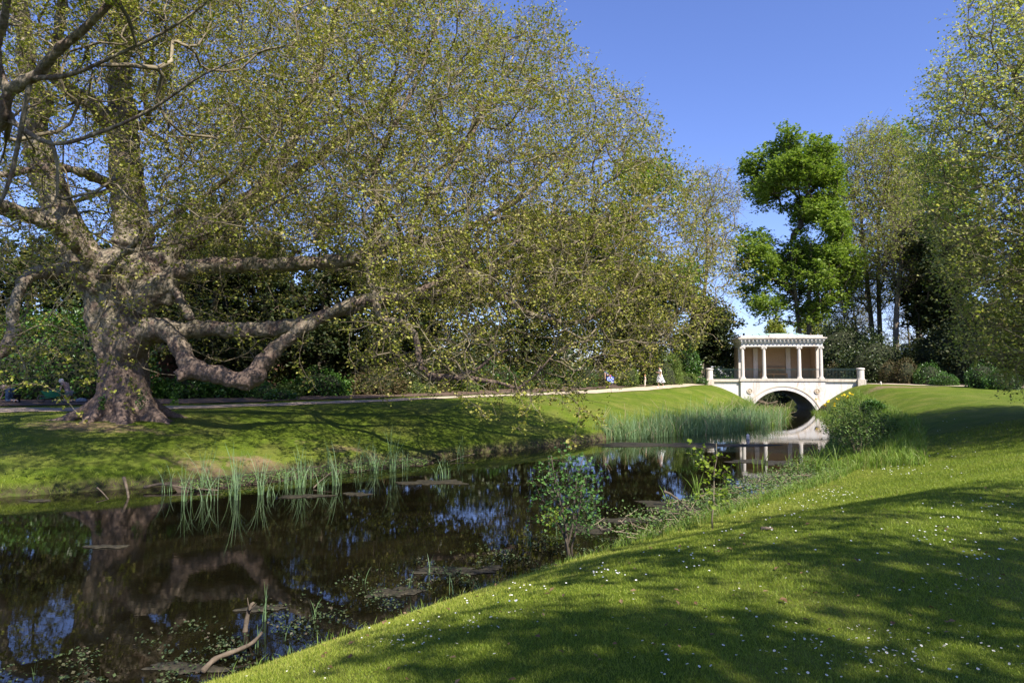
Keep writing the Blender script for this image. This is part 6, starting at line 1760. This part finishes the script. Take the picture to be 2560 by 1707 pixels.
mb = MB(); lathe(mb, (0, 0, 0), [(.20, 0), (.24, .08), (.25, .25), (.27, .42)], 4, sx=1.05, sy=.55); b_ = mb.build("bag_body", bagmat(), bag)
for s in (-1, 1):
    mb = MB(); tube(mb, [[-.12, s * .08, .40], [-.06, s * .08, .55], [.06, s * .08, .55], [.12, s * .08, .40]], .012, 5); mb.build("handle", bagmat(), bag)
o = MB(); lathe(o, (0, 0, 0), [(.02, 0), (.075, .03), (.08, .10), (.04, .16)], 10); o = o.build("red_cloth", plain('red_cloth', (.65, .05, .04)), smooth=True, loc=(bx_ + .1, 50.05, H(bx_, 50.5) + .84)); tag(o, "small red item poking out of the blue bag", "cloth")

# gardeners
g2x = float(at(170, 1005, 34.5)[0])
JG = dict(pelvis=(-.02, 0, .50), belly=(.04, 0, .66), chest=(.12, 0, .84), collar=(.20, 0, .95), neck=(.27, 0, .98), jaw=(.34, 0, .98), head=(.38, 0, 1.02), crown=(.38, 0, 1.09), face=(1, 0, -.8),
          shl=(.2, .18, .92), ell=(.28, .20, .62), wrl=(.34, .12, .36), shr=(.2, -.18, .92), elr=(.28, -.2, .62), wrr=(.34, -.1, .36),
          hpl=(-.02, .10, .46), knl=(.12, .11, .07), anl=(-.30, .11, .07), tol=(-.42, .11, .04), hpr=(-.02, -.10, .46), knr=(.10, -.11, .07), anr=(-.30, -.11, .07), tor=(-.42, -.11, .04))
person("person", "gardener in taupe shirt and pale cap kneeling right of the wheelbarrow", (g2x, 34.5, H(g2x, 34.5) + .05), PI, JG, 1.02, top=TAUPE, legs=GREYC, shoes=BOOT, hat=plain('pale_cap', (.55, .50, .46)))
g1x = float(at(24, 1008, 34.0)[0])
JK = dict(pelvis=(0, 0, .62), belly=(.16, 0, .74), chest=(.34, 0, .78), collar=(.48, 0, .72), neck=(.55, 0, .67), jaw=(.60, 0, .60), head=(.64, 0, .57), crown=(.69, 0, .58), face=(.6, 0, -1),
          shl=(.46, .18, .70), ell=(.52, .22, .42), wrl=(.58, .16, .18), shr=(.46, -.18, .70), elr=(.52, -.22, .42), wrr=(.58, -.14, .18),
          hpl=(0, .11, .58), knl=(.08, .12, .10), anl=(-.26, .12, .12), tol=(-.34, .12, .04), hpr=(0, -.11, .58), knr=(.10, -.12, .10), anr=(-.26, -.12, .12), tor=(-.34, -.12, .04))
person("person", "gardener in blue jeans and taupe shirt bent double at the left edge of the photo", (g1x, 34.0, H(g1x, 34.0) + .05), PI, JK, 1.08, top=TAUPE, legs=DENIM, shoes=GREYC)
# wheelbarrow
wbx = float(at(136, 1008, 34.2)[0])
wb = empty("wheelbarrow", (wbx, 34.2, H(wbx, 34.2) + .05), .15, "green metal wheelbarrow between the two gardeners", "wheelbarrow")
GRN = plain('green_paint', (.02, .16, .08), .45, .5)
v = np.array([[-.30, -.20, .30], [.22, -.20, .30], [.22, .20, .30], [-.30, .20, .30], [-.50, -.33, .58], [.42, -.33, .60], [.42, .33, .60], [-.50, .33, .58]])
vi = v * [.94, .92, 1] + [0, 0, .02]
MB().add(np.concatenate([v, vi]), [[3, 2, 1, 0], [0, 1, 5, 4], [1, 2, 6, 5], [2, 3, 7, 6], [3, 0, 4, 7], [8, 9, 10, 11], [12, 13, 9, 8], [13, 14, 10, 9], [14, 15, 11, 10], [15, 12, 8, 11], [4, 5, 13, 12], [5, 6, 14, 13], [6, 7, 15, 14], [7, 4, 12, 15]]).build("tray", GRN, wb)
mb = MB(); lathe(mb, (0, 0, 0), [(.40, -.02), (.30, .10), (.05, .16)], 10, sy=.7); mb.build("load", M['soil'], wb, smooth=True, loc=(-.02, 0, .50))
for s in (-1, 1):
    mb = MB(); tube(mb, [[-.62, s * .10, .22], [0, s * .22, .27], [.5, s * .27, .42], [.85, s * .28, .50]], .017, 8); mb.build("handle", GRN, wb, smooth=True)
    mb = MB(); tube(mb, [[.12, s * .22, .28], [.16, s * .23, .02], [.30, s * .24, .02], [.34, s * .24, .34]], .016, 8); mb.build("leg", GRN, wb, smooth=True)
th = np.linspace(0, 2 * PI, 25)
mb = MB(); tube(mb, np.stack([-.62 + .15 * np.cos(th), 0 * th, .19 + .15 * np.sin(th)], 1), .045, 8, cap=False); wh = mb.build("wheel", BOOT, wb, smooth=True)
mb = MB(); tube(mb, [[-.62, -.1, .19], [-.62, .1, .19]], .025, 8); mb.build("hub", GRN, wh)
bkx = float(at(42, 1002, 34.6)[0])
mb = MB(); lathe(mb, (0, 0, 0), [(.14, 0), (.18, .36), (.19, .37), (.185, .39), (.17, .385), (.13, .02)], 18); bk = mb.build("bucket", plain('black_plastic', (.02, .02, .022), .5), smooth=True, loc=(bkx, 34.6, H(bkx, 34.6) + .05)); tag(bk, "black plastic bucket standing between the bent gardener and the wheelbarrow", "bucket")
tgx = float(at(203, 1005, 34.4)[0])
mb = MB(); lathe(mb, (0, 0, 0), [(.26, 0), (.30, .06), (.24, .16), (.08, .20)], 12, sy=.55); tg = mb.build("tool_bag", plain('blue_grey_cloth', (.12, .14, .18), .9), smooth=True, loc=(tgx, 34.4, H(tgx, 34.4) + .05)); tag(tg, "blue grey cloth tool bag lying behind the kneeling gardener", "bag")

# small pale scrap on the water by the reeds, and a marker by the right path
c = on_water(1718, 1010)
mb = MB(); lathe(mb, (0, 0, 0), [(.06, -.02), (.09, .05), (.06, .16), (.075, .22), (.03, .27)], 10, sx=1.1, sy=.8); o = mb.build("litter", plain('pale_plastic', (.75, .66, .66), .5), smooth=True, loc=c); tag(o, "small pale pinkish plastic bottle floating at the foot of the reeds", "litter")
c = on_ground(2003, 886)
mb = MB(); lathe(mb, (0, 0, 0), [(.07, 0), (.07, .22), (.03, .26)], 10); o = mb.build("path_marker", M['columnstone'], loc=(31.6, 58.6, H(31.6, 58.6))); tag(o, "tiny pale marker stone at the path right of the bridge", "marker")
